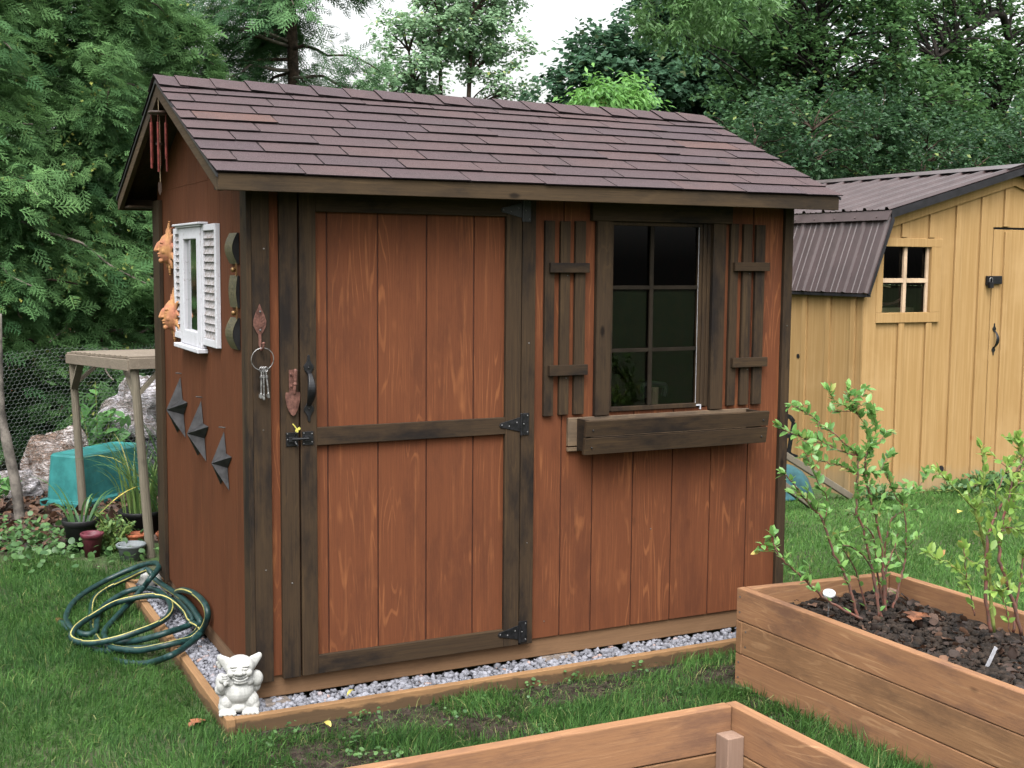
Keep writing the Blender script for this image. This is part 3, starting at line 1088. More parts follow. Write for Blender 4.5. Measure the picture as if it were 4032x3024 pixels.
# ridge caps
x = XR + 0.014
k = 0
while x > XL - 0.02:
    L_ = 0.148
    tone = random.uniform(0.1, 0.85)
    xa, xb = max(x - L_ - 0.035, XL - 0.014), x
    lift = 0.0125 + (k % 2) * 0.0015
    reach = 0.128 + random.uniform(-0.002, 0.003)
    prof = []
    for s in (-1, 1):
        dn = Vector((0, s / tl, -SL / tl))
        nn = Vector((0, s * SL, 1)).normalized()
        prof.append((Vector((0, YR, ZR)) + dn * reach + nn * lift, Vector((0, YR, ZR)) + dn * 0.02 + nn * (lift + 0.002), nn))
    (e0, i0, n0), (e1, i1, n1) = prof
    top = Vector((0, YR, ZR + lift + 0.003))
    line = [e0, i0, top, i1, e1]
    nrm = [n0, n0, Vector((0, 0, 1)), n1, n1]
    vs = []
    for xx, hh in ((xb, 0.0), (xa, 0.007)):
        for P, N_ in zip(line, nrm):
            q = P + N_ * hh
            vs.append((xx, q.y, q.z))
        for P, N_ in zip(line, nrm):
            q = P + N_ * (hh - 0.0055)
            vs.append((xx, q.y, q.z))
    fs = []
    for i in range(4):
        fs += [(i, i + 1, 11 + i, 10 + i), (5 + i, 15 + i, 16 + i, 6 + i)]
    mb.add(vs, fs, 0, tone)
    fs = []
    for i in range(4):
        fs += [(i, 5 + i, 6 + i, i + 1), (10 + i, 11 + i, 16 + i, 15 + i)]
    fs += [(0, 10, 15, 5), (4, 9, 19, 14)]
    mb.add(vs, fs, 1, tone)
    x -= L_
    k += 1
mb.build("shingles", [M['shingle'], M['shingle_edge_joint_shade']], roof, tone=True)
# thin black drip edge along the rakes
for s in (-1, 1):
    e = YR + s * (YR + 0.185)
    for x0 in (XL - 0.007, XR + 0.001):
        mb = MB()
        mb.prism([(x0, e, zdeck(e) - 0.012), (x0, e, zdeck(e) + 0.0005), (x0, YR + s * 0.0006, ZR + 0.0005), (x0, YR + s * 0.0006, ZR - 0.013)], (0.006, 0, 0))
        mb.build("drip_edge", M['metal_dark'], roof)

# a few bright nail heads in trim and siding
for x, y, z in ((0.040, -0.0215, 0.42), (0.036, -0.0215, 0.95), (0.140, -0.0215, 0.36), (0.045, -0.0215, 1.62), (1.140, -0.0215, 1.25), (1.14, -0.0215, 0.42), (2.46, -0.0215, 1.30), (2.462, -0.0215, 0.62), (1.235, -0.0008, 0.07), (1.76, -0.0008, 0.42)):
    mb = MB()
    mb.tube([(x, y - 0.0012, z), (x, y + 0.004, z)], 0.0030, 8)
    mb.build("nail", M['steel'], shed)

# ------------------------------------------------------------------ things hung on the shed
# wind chime under the gable peak
cx, cy = XL + 0.004, YR - 0.006
t = thing("wind_chime", (cx, cy, 1.85), "wind chime of red tubes hanging under the roof peak", "wind chime")
mb = MB()
mb.lathe([(0.0, 0.006), (0.040, 0.006), (0.045, 0.0), (0.040, -0.006), (0.0, -0.006)], (cx, cy, 2.188), 24)
mb.build("top_disc", M['chime_wood'], t, 0, True)
mb = MB()
mb.tube([(cx, cy, 2.252), (cx, cy, 2.194)], 0.0016, 5)
mb.tube([(cx + 0.004, cy, 2.185), (cx + 0.004, cy + 0.002, 1.895)], 0.0013, 5)
mb.tube([(cx - 0.004, cy, 2.185), (cx + 0.002, cy - 0.002, 1.895)], 0.0013, 5)
mb.build("cord", M['string'], t)
lens = (0.20, 0.175, 0.165, 0.19, 0.205, 0.15)
for k in range(6):
    a = k * math.pi / 3 + 0.25
    px, py = cx + 0.034 * math.cos(a), cy + 0.034 * math.sin(a)
    mb = MB()
    mb.tube([(px, py, 2.147), (px, py, 2.147 - lens[k])], 0.0052, 10)
    mb.tube([(px, py, 2.183), (px, py, 2.147)], 0.001, 4)
    mb.build("chime_tube", M['chime'], t)
mb = MB()
mb.lathe([(0, 0.004), (0.014, 0.004), (0.014, -0.004), (0, -0.004)], (cx, cy, 2.06), 14)
mb.build("clapper", M['chime_wood'], t)
mb = MB()
mb.prism([(cx - 0.006, cy - 0.004, 1.90), (cx - 0.007, cy - 0.004, 1.865), (cx, cy - 0.004, 1.845), (cx + 0.007, cy - 0.004, 1.865), (cx + 0.006, cy - 0.004, 1.90)], (0, 0.004, 0))
mb.build("wind_paddle", M['chime_wood'], t)


# sun face plaques (face towards -x)
def sun_face(yc, zc, label):
    t = MB()
    # disc, flame rays, domed face with brow, nose, lips, chin
    for k in range(12):
        a = 2 * math.pi * k / 12 + math.pi / 2
        r1 = 0.122 if k % 2 == 0 else 0.105
        u = Vector((0, -math.cos(a), math.sin(a)))
        w = Vector((0, math.sin(a), math.cos(a)))
        for i in range(6):
            f = i / 5
            rr = 0.062 + (r1 - 0.062) * f
            sw = 0.018 * (1 - f) + 0.004
            bend = 0.007 * math.sin(f * 3.0)
            c = Vector((-0.012 - 0.006 * (1 - f), yc, zc)) + u * rr + w * bend
            t.ball(c, (0.008, sw, sw), 8, 6)
    t.ball((-0.010, yc, zc), (0.012, 0.080, 0.080), 18, 10)
    t.ball((-0.014, yc, zc - 0.002), (0.052, 0.058, 0.073), 18, 12)
    for s in (-1, 1):
        t.ball((-0.052, yc + s * 0.022, zc + 0.026), (0.011, 0.019, 0.007), 10, 6)
        t.ball((-0.055, yc + s * 0.021, zc + 0.012), (0.008, 0.012, 0.006), 10, 6)
        t.ball((-0.045, yc + s * 0.030, zc - 0.014), (0.014, 0.016, 0.016), 10, 6)
        t.ball((-0.066, yc + s * 0.008, zc - 0.008), (0.008, 0.007, 0.006), 8, 6)
    for i in range(7):
        f = i / 6
        t.ball((-0.060 - 0.016 * f ** 0.8, yc, zc + 0.024 - 0.032 * f), (0.011, 0.0075 + 0.002 * f, 0.009), 8, 6)
    t.ball((-0.060, yc, zc - 0.026), (0.012, 0.018, 0.006), 10, 6)
    t.ball((-0.058, yc, zc - 0.037), (0.011, 0.015, 0.006), 10, 6)
    t.ball((-0.052, yc, zc - 0.056), (0.014, 0.016, 0.013), 10, 6)
    o = remesh_obj("sun_plaque", t, M['sun'], 0.0026, base=(0, yc, zc - 0.12), smooth_it=1)
    return tag(o, label, "wall plaque", "terracotta sun faces on the shed wall")


sun_face(1.405, 1.628, "upper terracotta sun face plaque, higher of the two on the side wall")
sun_face(1.325, 1.322, "lower terracotta sun face plaque beside the foot of the white mirror window")

# small white window with mirror and louvred shutters
t = thing("mirror_window", (-0.01, 0.85, 1.19), "small distressed white mock window with mirror and open shutters", "wall mirror")
mb = MB()
FX = -0.024
mb.box(FX, -0.001, 1.06, 1.135, 1.205, 1.715)
mb.box(FX, -0.001, 0.72, 0.795, 1.205, 1.715)
mb.box(FX, -0.001, 0.7955, 1.0595, 1.665, 1.715)
mb.box(FX, -0.001, 0.7955, 1.0595, 1.205, 1.270)
mb.build("frame", M['white'], t, 0.003)
mb = MB()
mb.box(-0.0068, -0.002, 0.7956, 1.0594, 1.2702, 1.6648)
mb.build("mirror", M['mirror'], t)


def m_shutter(ya, yb, z0, z1, x0=-0.020):
    mb = MB()
    sw = 0.028
    mb.box(x0, -0.001, ya, ya + sw, z0, z1)
    mb.box(x0, -0.001, yb - sw, yb, z0, z1)
    mb.box(x0, -0.001, ya + sw + 0.0005, yb - sw - 0.0005, z1 - 0.026, z1)
    mb.box(x0, -0.001, ya + sw + 0.0005, yb - sw - 0.0005, z0, z0 + 0.030)
    s = mb.build("shutter", M['white'], t, 0.002)
    mb = MB()
    n = 14
    h = (z1 - z0 - 0.058) / n
    for k in range(n):
        zz = z0 + 0.031 + k * h
        mb.prism([(-0.006, ya + sw, zz + h - 0.001), (-0.008, ya + sw, zz), (x0 + 0.003, ya + sw, zz + 0.001), (x0 + 0.006, ya + sw, zz + 0.006)], (0, yb - ya - 2 * sw, 0))
    mb.box(-0.006, -0.002, ya + sw, yb - sw, z0 + 0.03, z1 - 0.026)
    mb.build("louvres", M['louver'], s)


m_shutter(0.460, 0.718, 1.222, 1.722)
m_shutter(1.137, 1.290, 1.222, 1.716)
mb = MB()
mb.box(-0.042, -0.001, 0.665, 1.20, 1.724, 1.733)
mb.box(-0.033, -0.001, 0.69, 1.18, 1.7155, 1.7238)
mb.build("cornice", M['white'], t, 0.002)
mb = MB()
mb.box(-0.045, -0.001, 0.70, 1.19, 1.186, 1.2045)
mb.build("sill", M['white'], t, 0.003)

# bronze trio ornament
t = thing("bronze_ornament", (-0.02, 0.17, 1.237), "chain of three embossed bronze plaques hanging by the shed corner", "wall ornament")


def arc_piece(z0, z1, bulge, slope):
    mb = MB()
    n = 10
    ya, yb = 0.150, 0.268
    out, inn = [], []
    for i in range(n + 1):
        f = i / n
        z = z0 + (z1 - z0) * f
        x = -0.006 - bulge * math.sin(math.pi * (f if slope == 0 else (f ** 1.5 if slope > 0 else 1 - (1 - f) ** 1.5)))
        out.append((x - 0.004, z))
        inn.append((-0.002, z))
    vs, fs = [], []
    for (x, z) in out:
        vs += [(x, ya, z), (x, yb, z)]
    for i in range(n):
        fs.append((2 * i, 2 * i + 1, 2 * i + 3, 2 * i + 2))
    mb.add(vs, fs, 0)
    mb.prism([(x + 0.0012, ya + 0.003, z) for x, z in out] + [(-0.002, ya + 0.003, z1), (-0.002, ya + 0.003, z0)], (0, yb - ya - 0.006, 0), 1)
    mb.build("plaque", [M['bronze'], M['black_back']], t, 0)


arc_piece(1.563, 1.680, 0.020, 0)
arc_piece(1.397, 1.519, 0.007, 0)
arc_piece(1.237, 1.358, 0.022, 0)
for zz in (1.541, 1.377):
    mb = MB()
    mb.ball((-0.02, 0.178, zz), 0.010, 12, 8)
    mb.build("bead", M['bronze_bead'], t, 0, True)
    mb = MB()
    ring = [(-0.012, 0.165 + 0.010 * math.cos(a), zz + 0.024 * math.sin(a)) for a in np.linspace(0, 2 * math.pi, 17)]
    mb.tube(ring, 0.0018, 6, cap=False)
    mb.build("ring", M['bronze_bead'], t)

# three dark barn stars
def star(yc, zc, R, h, label):
    t = thing("metal_star", (0, yc, zc - R), label, "metal star", "dark metal stars on the side wall")
    mb = MB()
    pts = []
    for k in range(10):
        a = math.pi / 2 + k * math.pi / 5
        r = R if k % 2 == 0 else R * 0.40
        pts.append((-0.003, yc - r * math.cos(a), zc + r * math.sin(a)))
    vs = pts + [(-h, yc, zc), (-0.0015, yc, zc)]
    fs = [(i, (i + 1) % 10, 10) for i in range(10)] + [((i + 1) % 10, i, 11) for i in range(10)]
    mb.add(vs, fs)
    mb.build("star_body", M['star'], t)
    mb = MB()
    mb.tube([(0.001, yc - 0.008, zc + R + 0.015), (-0.026, yc - 0.008, zc + R + 0.019)], 0.003, 6)
    mb.build("nail", M['screw'], t)


star(1.265, 0.888, 0.151, 0.070, "rearmost and highest dark metal star, under the white mirror window")
star(0.842, 0.832, 0.140, 0.066, "middle dark metal star of the descending row")
star(0.432, 0.764, 0.127, 0.056, "lowest dark metal star, nearest the shed's front corner")

# leaf hook and key ring on the corner board
YC = -0.0215
t = thing("leaf_hook", (0.026, YC, 1.24), "rusty leaf shaped wall hook on the corner board", "wall hook")
mb = MB()
prof = [(0, 1.418), (0.006, 1.403), (0.016, 1.382), (0.0245, 1.355), (0.0235, 1.338), (0.014, 1.318), (0.005, 1.305), (0.0045, 1.262)]
L_ = [(0.026 - a, YC, z) for a, z in prof]
R_ = [(0.026 + a, YC, z) for a, z in prof[::-1] if a > 0]
mb.prism(L_ + R_, (0, -0.004, 0))
for k in range(7):
    z = 1.385 - k * 0.011
    w = 0.017 if 0 < k < 5 else 0.010
    for s in (-1, 1):
        mb.bar((0.026, YC - 0.0045, z - 0.010), (0.026 + s * w, YC - 0.0045, z), 0.0018, 0.0018, (0, 1, 0))
mb.bar((0.026, YC - 0.0048, 1.41), (0.026, YC - 0.0048, 1.30), 0.002, 0.002, (0, 1, 0))
mb.build("leaf", M['rust'], t)
mb = MB()
mb.tube(catmull([(0.026, YC - 0.003, 1.268), (0.027, YC - 0.010, 1.252), (0.028, YC - 0.022, 1.250), (0.031, YC - 0.030, 1.260), (0.032, YC - 0.031, 1.272)], 5), 0.0042, 8)
mb.ball((0.032, YC - 0.031, 1.275), (0.007, 0.007, 0.005), 8, 6)
mb.build("hook", M['rust'], t)
for z in (1.390, 1.322):
    mb = MB()
    mb.ball((0.027, YC - 0.006, z), 0.004, 8, 6)
    mb.build("screw", M['screw'], t)
t = thing("key_ring", (0.03, YC - 0.02, 1.07), "iron ring of old skeleton keys hanging from the leaf hook", "key ring")
mb = MB()
rc = Vector((0.030, YC - 0.021, 1.216))
mb.tube([rc + Vector((0.0415 * math.sin(a), -0.004 * math.cos(a), 0.0415 * math.cos(a))) for a in np.linspace(0, 2 * math.pi, 41)], 0.0017, 6, cap=False)
mb.build("ring", M['steel'], t)
for k, (dx, ang, ln) in enumerate(((-0.008, -0.03, 0.105), (0.001, 0.0, 0.11), (0.010, 0.10, 0.104))):
    mb = MB()
    top = Vector((0.033 + dx * 0.8, YC - 0.018 - 0.003 * k, 1.176))
    d = Vector((math.sin(ang), 0, -math.cos(ang)))
    s = Vector((0, 1, 0)).cross(d)
    mb.tube([top + Vector((0.007 * math.cos(a), 0, 0.009 * math.sin(a) + 0.002)) for a in np.linspace(0, 2 * math.pi, 13)], 0.0022, 6, cap=False)
    mb.tube([top + d * 0.006, top + d * 0.02, top + d * 0.022, top + d * 0.03, top + d * 0.032, top + d * (ln - 0.02), top + d * (ln - 0.018), top + d * ln],
            [0.0035, 0.003, 0.0055, 0.0055, 0.0035, 0.0032, 0.0045, 0.0042], 8)
    mb.obox(top + d * (ln - 0.009) + s * 0.004, d * 0.006, s * 0.004, (0, 0.0015, 0))
    mb.build("key", M['steel'], t)

# trowel ornament
t = thing("trowel_ornament", (0.147, -0.024, 1.0), "small rusty garden trowel ornament on the door casing", "trowel")
mb = MB()
n = 9
y0 = -0.0235
prof = [(0.0265, 1.088), (0.0285, 1.078), (0.0275, 1.06), (0.0235, 1.038), (0.016, 1.018), (0.007, 1.004), (0.0, 0.999)]
vs, fs = [], []
for w, z in prof:
    for k in range(5):
        f = (k - 2) / 2
        vs.append((0.147 + f * w, y0 - 0.012 + 0.007 * f * f * (w / 0.0285), z))
for i in range(len(prof) - 1):
    for k in range(4):
        fs.append((i * 5 + k, i * 5 + k + 1, i * 5 + 6 + k, i * 5 + 5 + k))
mb.add(vs, fs)
mb.add([(x, y + 0.0015, z) for x, y, z in vs], [f[::-1] for f in fs])
mb.build("blade", M['rust'], t)
mb = MB()
mb.box(0.1335, 0.1575, y0 - 0.003, y0, 1.085, 1.172)
mb.tube([(0.151, y0 - 0.008, 1.085), (0.152, y0 - 0.013, 1.10), (0.153, y0 - 0.014, 1.115)], [0.009, 0.0065, 0.006], 8)
mb.tube([(0.153, y0 - 0.014, 1.117), (0.153, y0 - 0.014, 1.121), (0.154, y0 - 0.014, 1.125), (0.155, y0 - 0.014, 1.15), (0.155, y0 - 0.014, 1.168), (0.155, y0 - 0.014, 1.176)], [0.0085, 0.0085, 0.006, 0.0075, 0.0085, 0.005], 10)
mb.ball((0.140, y0 - 0.005, 1.155), 0.005, 8, 6)
mb.ball((0.141, y0 - 0.0045, 1.110), 0.0035, 8, 6)
mb.build("grip", M['rust'], t)

# yellow key in the latch
mb = MB()
y0 = -0.042
mb.prism([(0.150, y0, 0.945), (0.156, y0, 0.955), (0.160, y0, 0.953), (0.166, y0, 0.958), (0.171, y0, 0.953), (0.168, y0, 0.947), (0.163, y0, 0.946), (0.161, y0, 0.938), (0.154, y0, 0.938)], (0, -0.003, 0))
mb.bar((0.156, y0 - 0.001, 0.952), (0.141, y0 - 0.004, 0.971), 0.004, 0.003, (0, 1, 0))
o = mb.build("key", M['yellow_key'])
tag(o, "small yellow key sticking out of the black door latch", "key")

# white garden gnome-troll statue
def troll(x, y, z, rot):
    t = MB()
    S = 1.0
    t.ball((0, -0.008, 0.074), (0.054, 0.050, 0.050), 20, 14)          # belly
    t.ball((0, 0.0, 0.040), (0.045, 0.045, 0.036), 16, 10)
    t.ball((0, -0.02, 0.022), (0.030, 0.036, 0.022), 14, 8)
    t.ball((0, 0.004, 0.112), (0.058, 0.040, 0.036), 20, 12)       # chest
    for s in (-1, 1):
        t.ball((s * 0.026, -0.022, 0.113), (0.027, 0.020, 0.018), 14, 10)
        t.ball((s * 0.043, -0.012, 0.040), (0.028, 0.036, 0.032), 14, 10)      # thigh
        t.ball((s * 0.050, -0.018, 0.024), (0.024, 0.028, 0.026), 14, 10)
        t.ball((s * 0.040, -0.036, 0.011), (0.032, 0.028, 0.0125), 14, 8)      # foot
        for k in range(4):
            t.ball((s * 0.040 + (k - 1.5) * 0.0155, -0.059, 0.008), (0.0085, 0.010, 0.0085), 8, 6)
    # shoulder and arm behind the back on one side, hand raised to the cheek on the other
    t.ball((0.062, 0.004, 0.114), (0.025, 0.026, 0.030), 14, 10)
    t.ball((0.062, 0.014, 0.090), (0.017, 0.022, 0.028), 12, 8)
    t.ball((0.052, 0.020, 0.072), (0.016, 0.02, 0.022), 12, 8)
    t.ball((-0.060, -0.002, 0.108), (0.022, 0.026, 0.034), 14, 10)
    t.ball((-0.064, -0.018, 0.088), (0.021, 0.024, 0.022), 14, 10)
    t.ball((-0.062, -0.036, 0.108), (0.016, 0.017, 0.026), 12, 8)
    t.ball((-0.056, -0.046, 0.134), (0.015, 0.013, 0.016), 12, 8)
    for k in range(4):
        t.ball((-0.050 + 0.002 * k, -0.056, 0.149 - 0.0088 * k), (0.011, 0.007, 0.0050), 8, 6)
    t.ball((-0.047, -0.060, 0.120), (0.006, 0.007, 0.010), 8, 6)
    # head
    hz = 0.165
    t.ball((0.004, -0.012, hz), (0.053, 0.045, 0.043), 22, 16)
    t.ball((0.004, -0.022, hz - 0.018), (0.044, 0.036, 0.026), 18, 12)
    for s in (-1, 1):
        t.ball((0.004 + s * 0.030, -0.046, hz - 0.012), (0.016, 0.014, 0.014), 10, 8)
        t.ball((0.004 + s * 0.020, -0.051, hz + 0.014), (0.016, 0.008, 0.0045), 10, 6)
        t.ball((0.004 + s * 0.021, -0.052, hz + 0.003), (0.011, 0.006, 0.004), 10, 6)
        t.ball((0.004 + s * 0.014, -0.062, hz - 0.009), (0.008, 0.008, 0.007), 8, 6)
        # ears
        for i in range(7):
            f = i / 6
            t.ball((0.004 + s * (0.044 + 0.026 * f), -0.006 + 0.004 * f, hz + 0.010 + 0.024 * f), (0.014 * (1 - 0.45 * f) + 0.002, 0.007, 0.025 * (1 - 0.6 * f) + 0.003), 10, 6)
    t.ball((0.004, -0.058, hz - 0.001), (0.010, 0.012, 0.012), 12, 8)
    t.ball((0.004, -0.068, hz - 0.008), (0.013, 0.011, 0.009), 12, 8)
    for i in range(15):                                   # broad grinning lips
        f = (i - 7) / 7
        t.ball((0.006 + 0.038 * f, -0.058 + 0.020 * f * f, hz - 0.0265 + 0.015 * f * f), (0.005, 0.006, 0.0028), 8, 6)
        t.ball((0.006 + 0.035 * f, -0.057 + 0.020 * f * f, hz - 0.0375 + 0.016 * f * f), (0.005, 0.007, 0.0036), 8, 6)
    t.ball((0.006, -0.046, hz - 0.045), (0.026, 0.014, 0.009), 10, 8)
    # small tuft of a tail behind the raised arm
    t.ball((-0.066, 0.012, 0.168), (0.010, 0.008, 0.016), 8, 6)
    t.ball((-0.074, 0.012, 0.176), (0.006, 0.006, 0.008), 8, 6)
    R = Matrix.Rotation(rot, 3, 'Z')
    t.v = [tuple(R @ Vector(p) * 1.03 + Vector((x, y, z))) for p in t.v]
    o = remesh_obj("troll_statue", t, M['stone_w'], 0.0019, base=(x, y, z), smooth_it=1)
    tag(o, "white concrete grinning troll statue with pointed ears on the gravel corner", "statue")


troll(-0.079, -0.062, -0.089, math.radians(-14))
# garden spade inside, seen through the glass
t = thing("garden_spade", (1.84, 0.12, 0.02), "D-handled garden spade leaning behind the shed window", "spade")
mb = MB()
mb.tube(catmull([(1.79, 0.12, 0.985), (1.785, 0.12, 1.03), (1.81, 0.12, 1.045), (1.87, 0.12, 1.04), (1.90, 0.12, 1.03), (1.895, 0.12, 0.985)], 5), 0.014, 8)
mb.build("grip", M['pot_black'], t)
mb = MB()
mb.tube([(1.843, 0.12, 1.03), (1.843, 0.14, 0.30)], 0.019, 10)
mb.build("shaft", M['bed_post'], t)
mb = MB()
mb.box(1.76, 1.92, 0.135, 0.142, 0.03, 0.32)
mb.build("blade", M['steel'], t, 0.003)

# world positions of the hose turns and of the blueberry canes (metres)
HOSE = [ (-0.524,1.563,-0.135),(-0.510,1.480,-0.135),(-0.498,1.382,-0.135),(-0.487,1.242,-0.138),(-0.468,1.147,-0.140),(-0.435,1.075,-0.140),(-0.387,1.014,-0.135),(-0.321,0.967,-0.120),(-0.250,0.912,-0.110),(-0.173,0.866,-0.095),(-0.111,0.858,-0.085),(-0.040,0.922,-0.085),(-0.024,0.855,-0.032),(-0.024,0.839,0.002),(-0.024,0.959,0.019),(-0.024,1.129,0.019),(-0.024,1.372,-0.004),(-0.024,1.635,-0.035),(-0.045,1.768,-0.030),(-0.062,1.795,0.000),(-0.075,1.832,0.010),(-0.106,1.830,0.000),(-0.132,1.952,-0.050),(-0.184,2.052,-0.100),(-0.252,2.046,-0.130),(-0.328,1.885,-0.130),(-0.372,1.661,-0.135),(-0.397,1.428,-0.135),(-0.405,1.248,-0.135),(-0.394,1.078,-0.125),(-0.347,0.941,-0.110),(-0.283,0.856,-0.100),(-0.206,0.777,-0.070),(-0.134,0.771,-0.060),(-0.065,0.801,-0.060),(-0.024,0.775,-0.010),(-0.024,0.688,0.060),(-0.024,0.715,0.100),(-0.024,0.845,0.106),(-0.024,1.009,0.089),(-0.024,1.199,0.052),(-0.024,1.340,0.004),(-0.024,1.265,-0.009),(-0.024,1.074,-0.011),(-0.024,0.977,-0.029),(-0.061,0.959,-0.050),(-0.161,0.896,-0.050),(-0.244,0.945,-0.080),(-0.310,1.032,-0.110),(-0.359,1.121,-0.125),(-0.374,1.216,-0.130),(-0.352,1.324,-0.125),(-0.300,1.428,-0.115),(-0.222,1.572,-0.100),(-0.164,1.611,-0.060),(-0.117,1.658,-0.030),(-0.096,1.608,0.020),(-0.051,1.690,0.030),(-0.024,1.773,0.035),(-0.015,1.905,0.020),(-0.045,1.986,0.000),(-0.102,2.050,-0.030),(-0.182,2.062,-0.060),(-0.265,2.047,-0.090),(-0.360,1.931,-0.100),(-0.434,1.800,-0.110),(-0.482,1.654,-0.120),(-0.499,1.533,-0.125),(-0.496,1.395,-0.120),(-0.482,1.320,-0.120),(-0.449,1.260,-0.120),(-0.405,1.284,-0.120),(-0.372,1.456,-0.120),(-0.336,1.599,-0.110),(-0.269,1.712,-0.100),(-0.189,1.771,-0.080),(-0.116,1.740,-0.060),(-0.064,1.633,-0.050),(-0.045,1.463,-0.050),(-0.060,1.290,-0.050),(-0.107,1.142,-0.050),(-0.180,1.038,-0.050),(-0.262,1.001,-0.060),(-0.348,1.004,-0.080),(-0.432,1.046,-0.100),(-0.491,1.113,-0.110),(-0.514,1.205,-0.115),(-0.505,1.272,-0.110),(-0.466,1.354,-0.100),(-0.379,1.468,-0.090),(-0.278,1.565,-0.075),(-0.184,1.567,-0.060),(-0.112,1.541,-0.050),(-0.055,1.474,-0.045),(-0.027,1.331,-0.045),(-0.024,1.134,-0.039),(-0.034,1.001,-0.040),(-0.024,0.854,-0.026),(-0.024,0.802,-0.036),(-0.080,0.731,-0.050),(-0.157,0.632,-0.055),(-0.208,0.595,-0.060),(-0.237,0.739,-0.120),(-0.282,0.798,-0.142),(-0.340,0.851,-0.145),(-0.385,0.922,-0.147) ]
CANES_GREEN = [
[(2.264,-0.900,0.166),(2.219,-0.900,0.333),(2.180,-0.900,0.465),(2.151,-0.900,0.562),(2.115,-0.900,0.629),(2.110,-0.900,0.704),(2.111,-0.900,0.754),(2.111,-0.900,0.816),(2.109,-0.900,0.854)],
[(2.109,-0.900,0.854),(2.015,-0.900,0.921),(1.927,-0.900,0.981),(1.857,-0.900,1.024),(1.818,-0.900,1.047),(1.780,-0.900,1.061)],
[(2.109,-0.900,0.851),(2.041,-0.900,0.871),(1.922,-0.900,0.914),(1.845,-0.900,0.937),(1.792,-0.900,0.952),(1.731,-0.900,0.985)],
[(2.323,-0.860,0.148),(2.296,-0.860,0.347),(2.287,-0.860,0.445),(2.252,-0.860,0.578),(2.205,-0.860,0.703),(2.184,-0.860,0.793),(2.190,-0.860,0.849),(2.200,-0.860,0.880)],
[(2.200,-0.860,0.880),(2.194,-0.860,0.931),(2.151,-0.860,0.990),(2.077,-0.860,1.037),(2.020,-0.860,1.064),(1.987,-0.860,1.102)],
[(2.139,-0.880,0.846),(2.182,-0.880,0.878),(2.213,-0.880,0.920),(2.206,-0.880,0.964),(2.197,-0.880,0.990),(2.184,-0.880,1.016)],
[(2.151,-0.860,0.990),(2.109,-0.860,1.035),(2.091,-0.860,1.073),(2.081,-0.860,1.111)],
[(2.077,-0.860,1.037),(2.131,-0.860,1.059),(2.162,-0.860,1.083),(2.174,-0.860,1.101)],
[(2.089,-0.950,0.227),(2.052,-0.950,0.345),(2.009,-0.950,0.424),(1.959,-0.950,0.504),(1.916,-0.950,0.600),(1.883,-0.950,0.651),(1.836,-0.950,0.692),(1.796,-0.950,0.737),(1.765,-0.950,0.775),(1.719,-0.950,0.814)],
[(1.916,-0.950,0.600),(1.921,-0.950,0.666),(1.919,-0.950,0.715),(1.886,-0.950,0.754),(1.837,-0.950,0.842),(1.805,-0.950,0.898)],
[(2.067,-1.000,0.243),(1.955,-1.000,0.300),(1.852,-1.000,0.367),(1.782,-1.000,0.429),(1.721,-1.000,0.478),(1.660,-1.000,0.532),(1.637,-1.000,0.581),(1.625,-1.000,0.612)],
[(2.405,-0.800,0.148),(2.430,-0.800,0.252),(2.456,-0.800,0.336),(2.470,-0.800,0.394),(2.468,-0.800,0.514),(2.446,-0.800,0.608),(2.440,-0.800,0.648)],
[(2.440,-0.800,0.648),(2.499,-0.800,0.664),(2.541,-0.800,0.694),(2.565,-0.800,0.732)],
[(2.446,-0.800,0.608),(2.396,-0.800,0.665),(2.368,-0.800,0.719),(2.340,-0.800,0.760)],
[(2.108,-0.900,0.779),(2.052,-0.900,0.808),(1.972,-0.900,0.832),(1.917,-0.900,0.848),(1.877,-0.900,0.893)],
[(2.185,-0.860,0.780),(2.251,-0.860,0.769),(2.274,-0.860,0.800),(2.322,-0.860,0.832)],
[(2.201,-0.860,0.868),(2.245,-0.860,0.878),(2.284,-0.860,0.926),(2.309,-0.860,0.925)],
[(2.242,-0.900,0.195),(2.217,-0.900,0.365),(2.164,-0.900,0.447),(2.098,-0.900,0.492),(2.049,-0.900,0.509)],
[(2.314,-0.850,0.173),(2.321,-0.850,0.375),(2.359,-0.850,0.456),(2.376,-0.850,0.532)],
[(2.285,-0.800,0.163),(2.247,-0.800,0.273),(2.218,-0.800,0.348),(2.173,-0.800,0.424),(2.104,-0.800,0.508)],
[(2.416,-0.750,0.174),(2.374,-0.750,0.326),(2.341,-0.750,0.482),(2.279,-0.750,0.547),(2.227,-0.750,0.591)],
[(2.425,-0.750,0.173),(2.406,-0.750,0.376),(2.425,-0.750,0.521),(2.474,-0.750,0.570),(2.570,-0.750,0.576)],
]
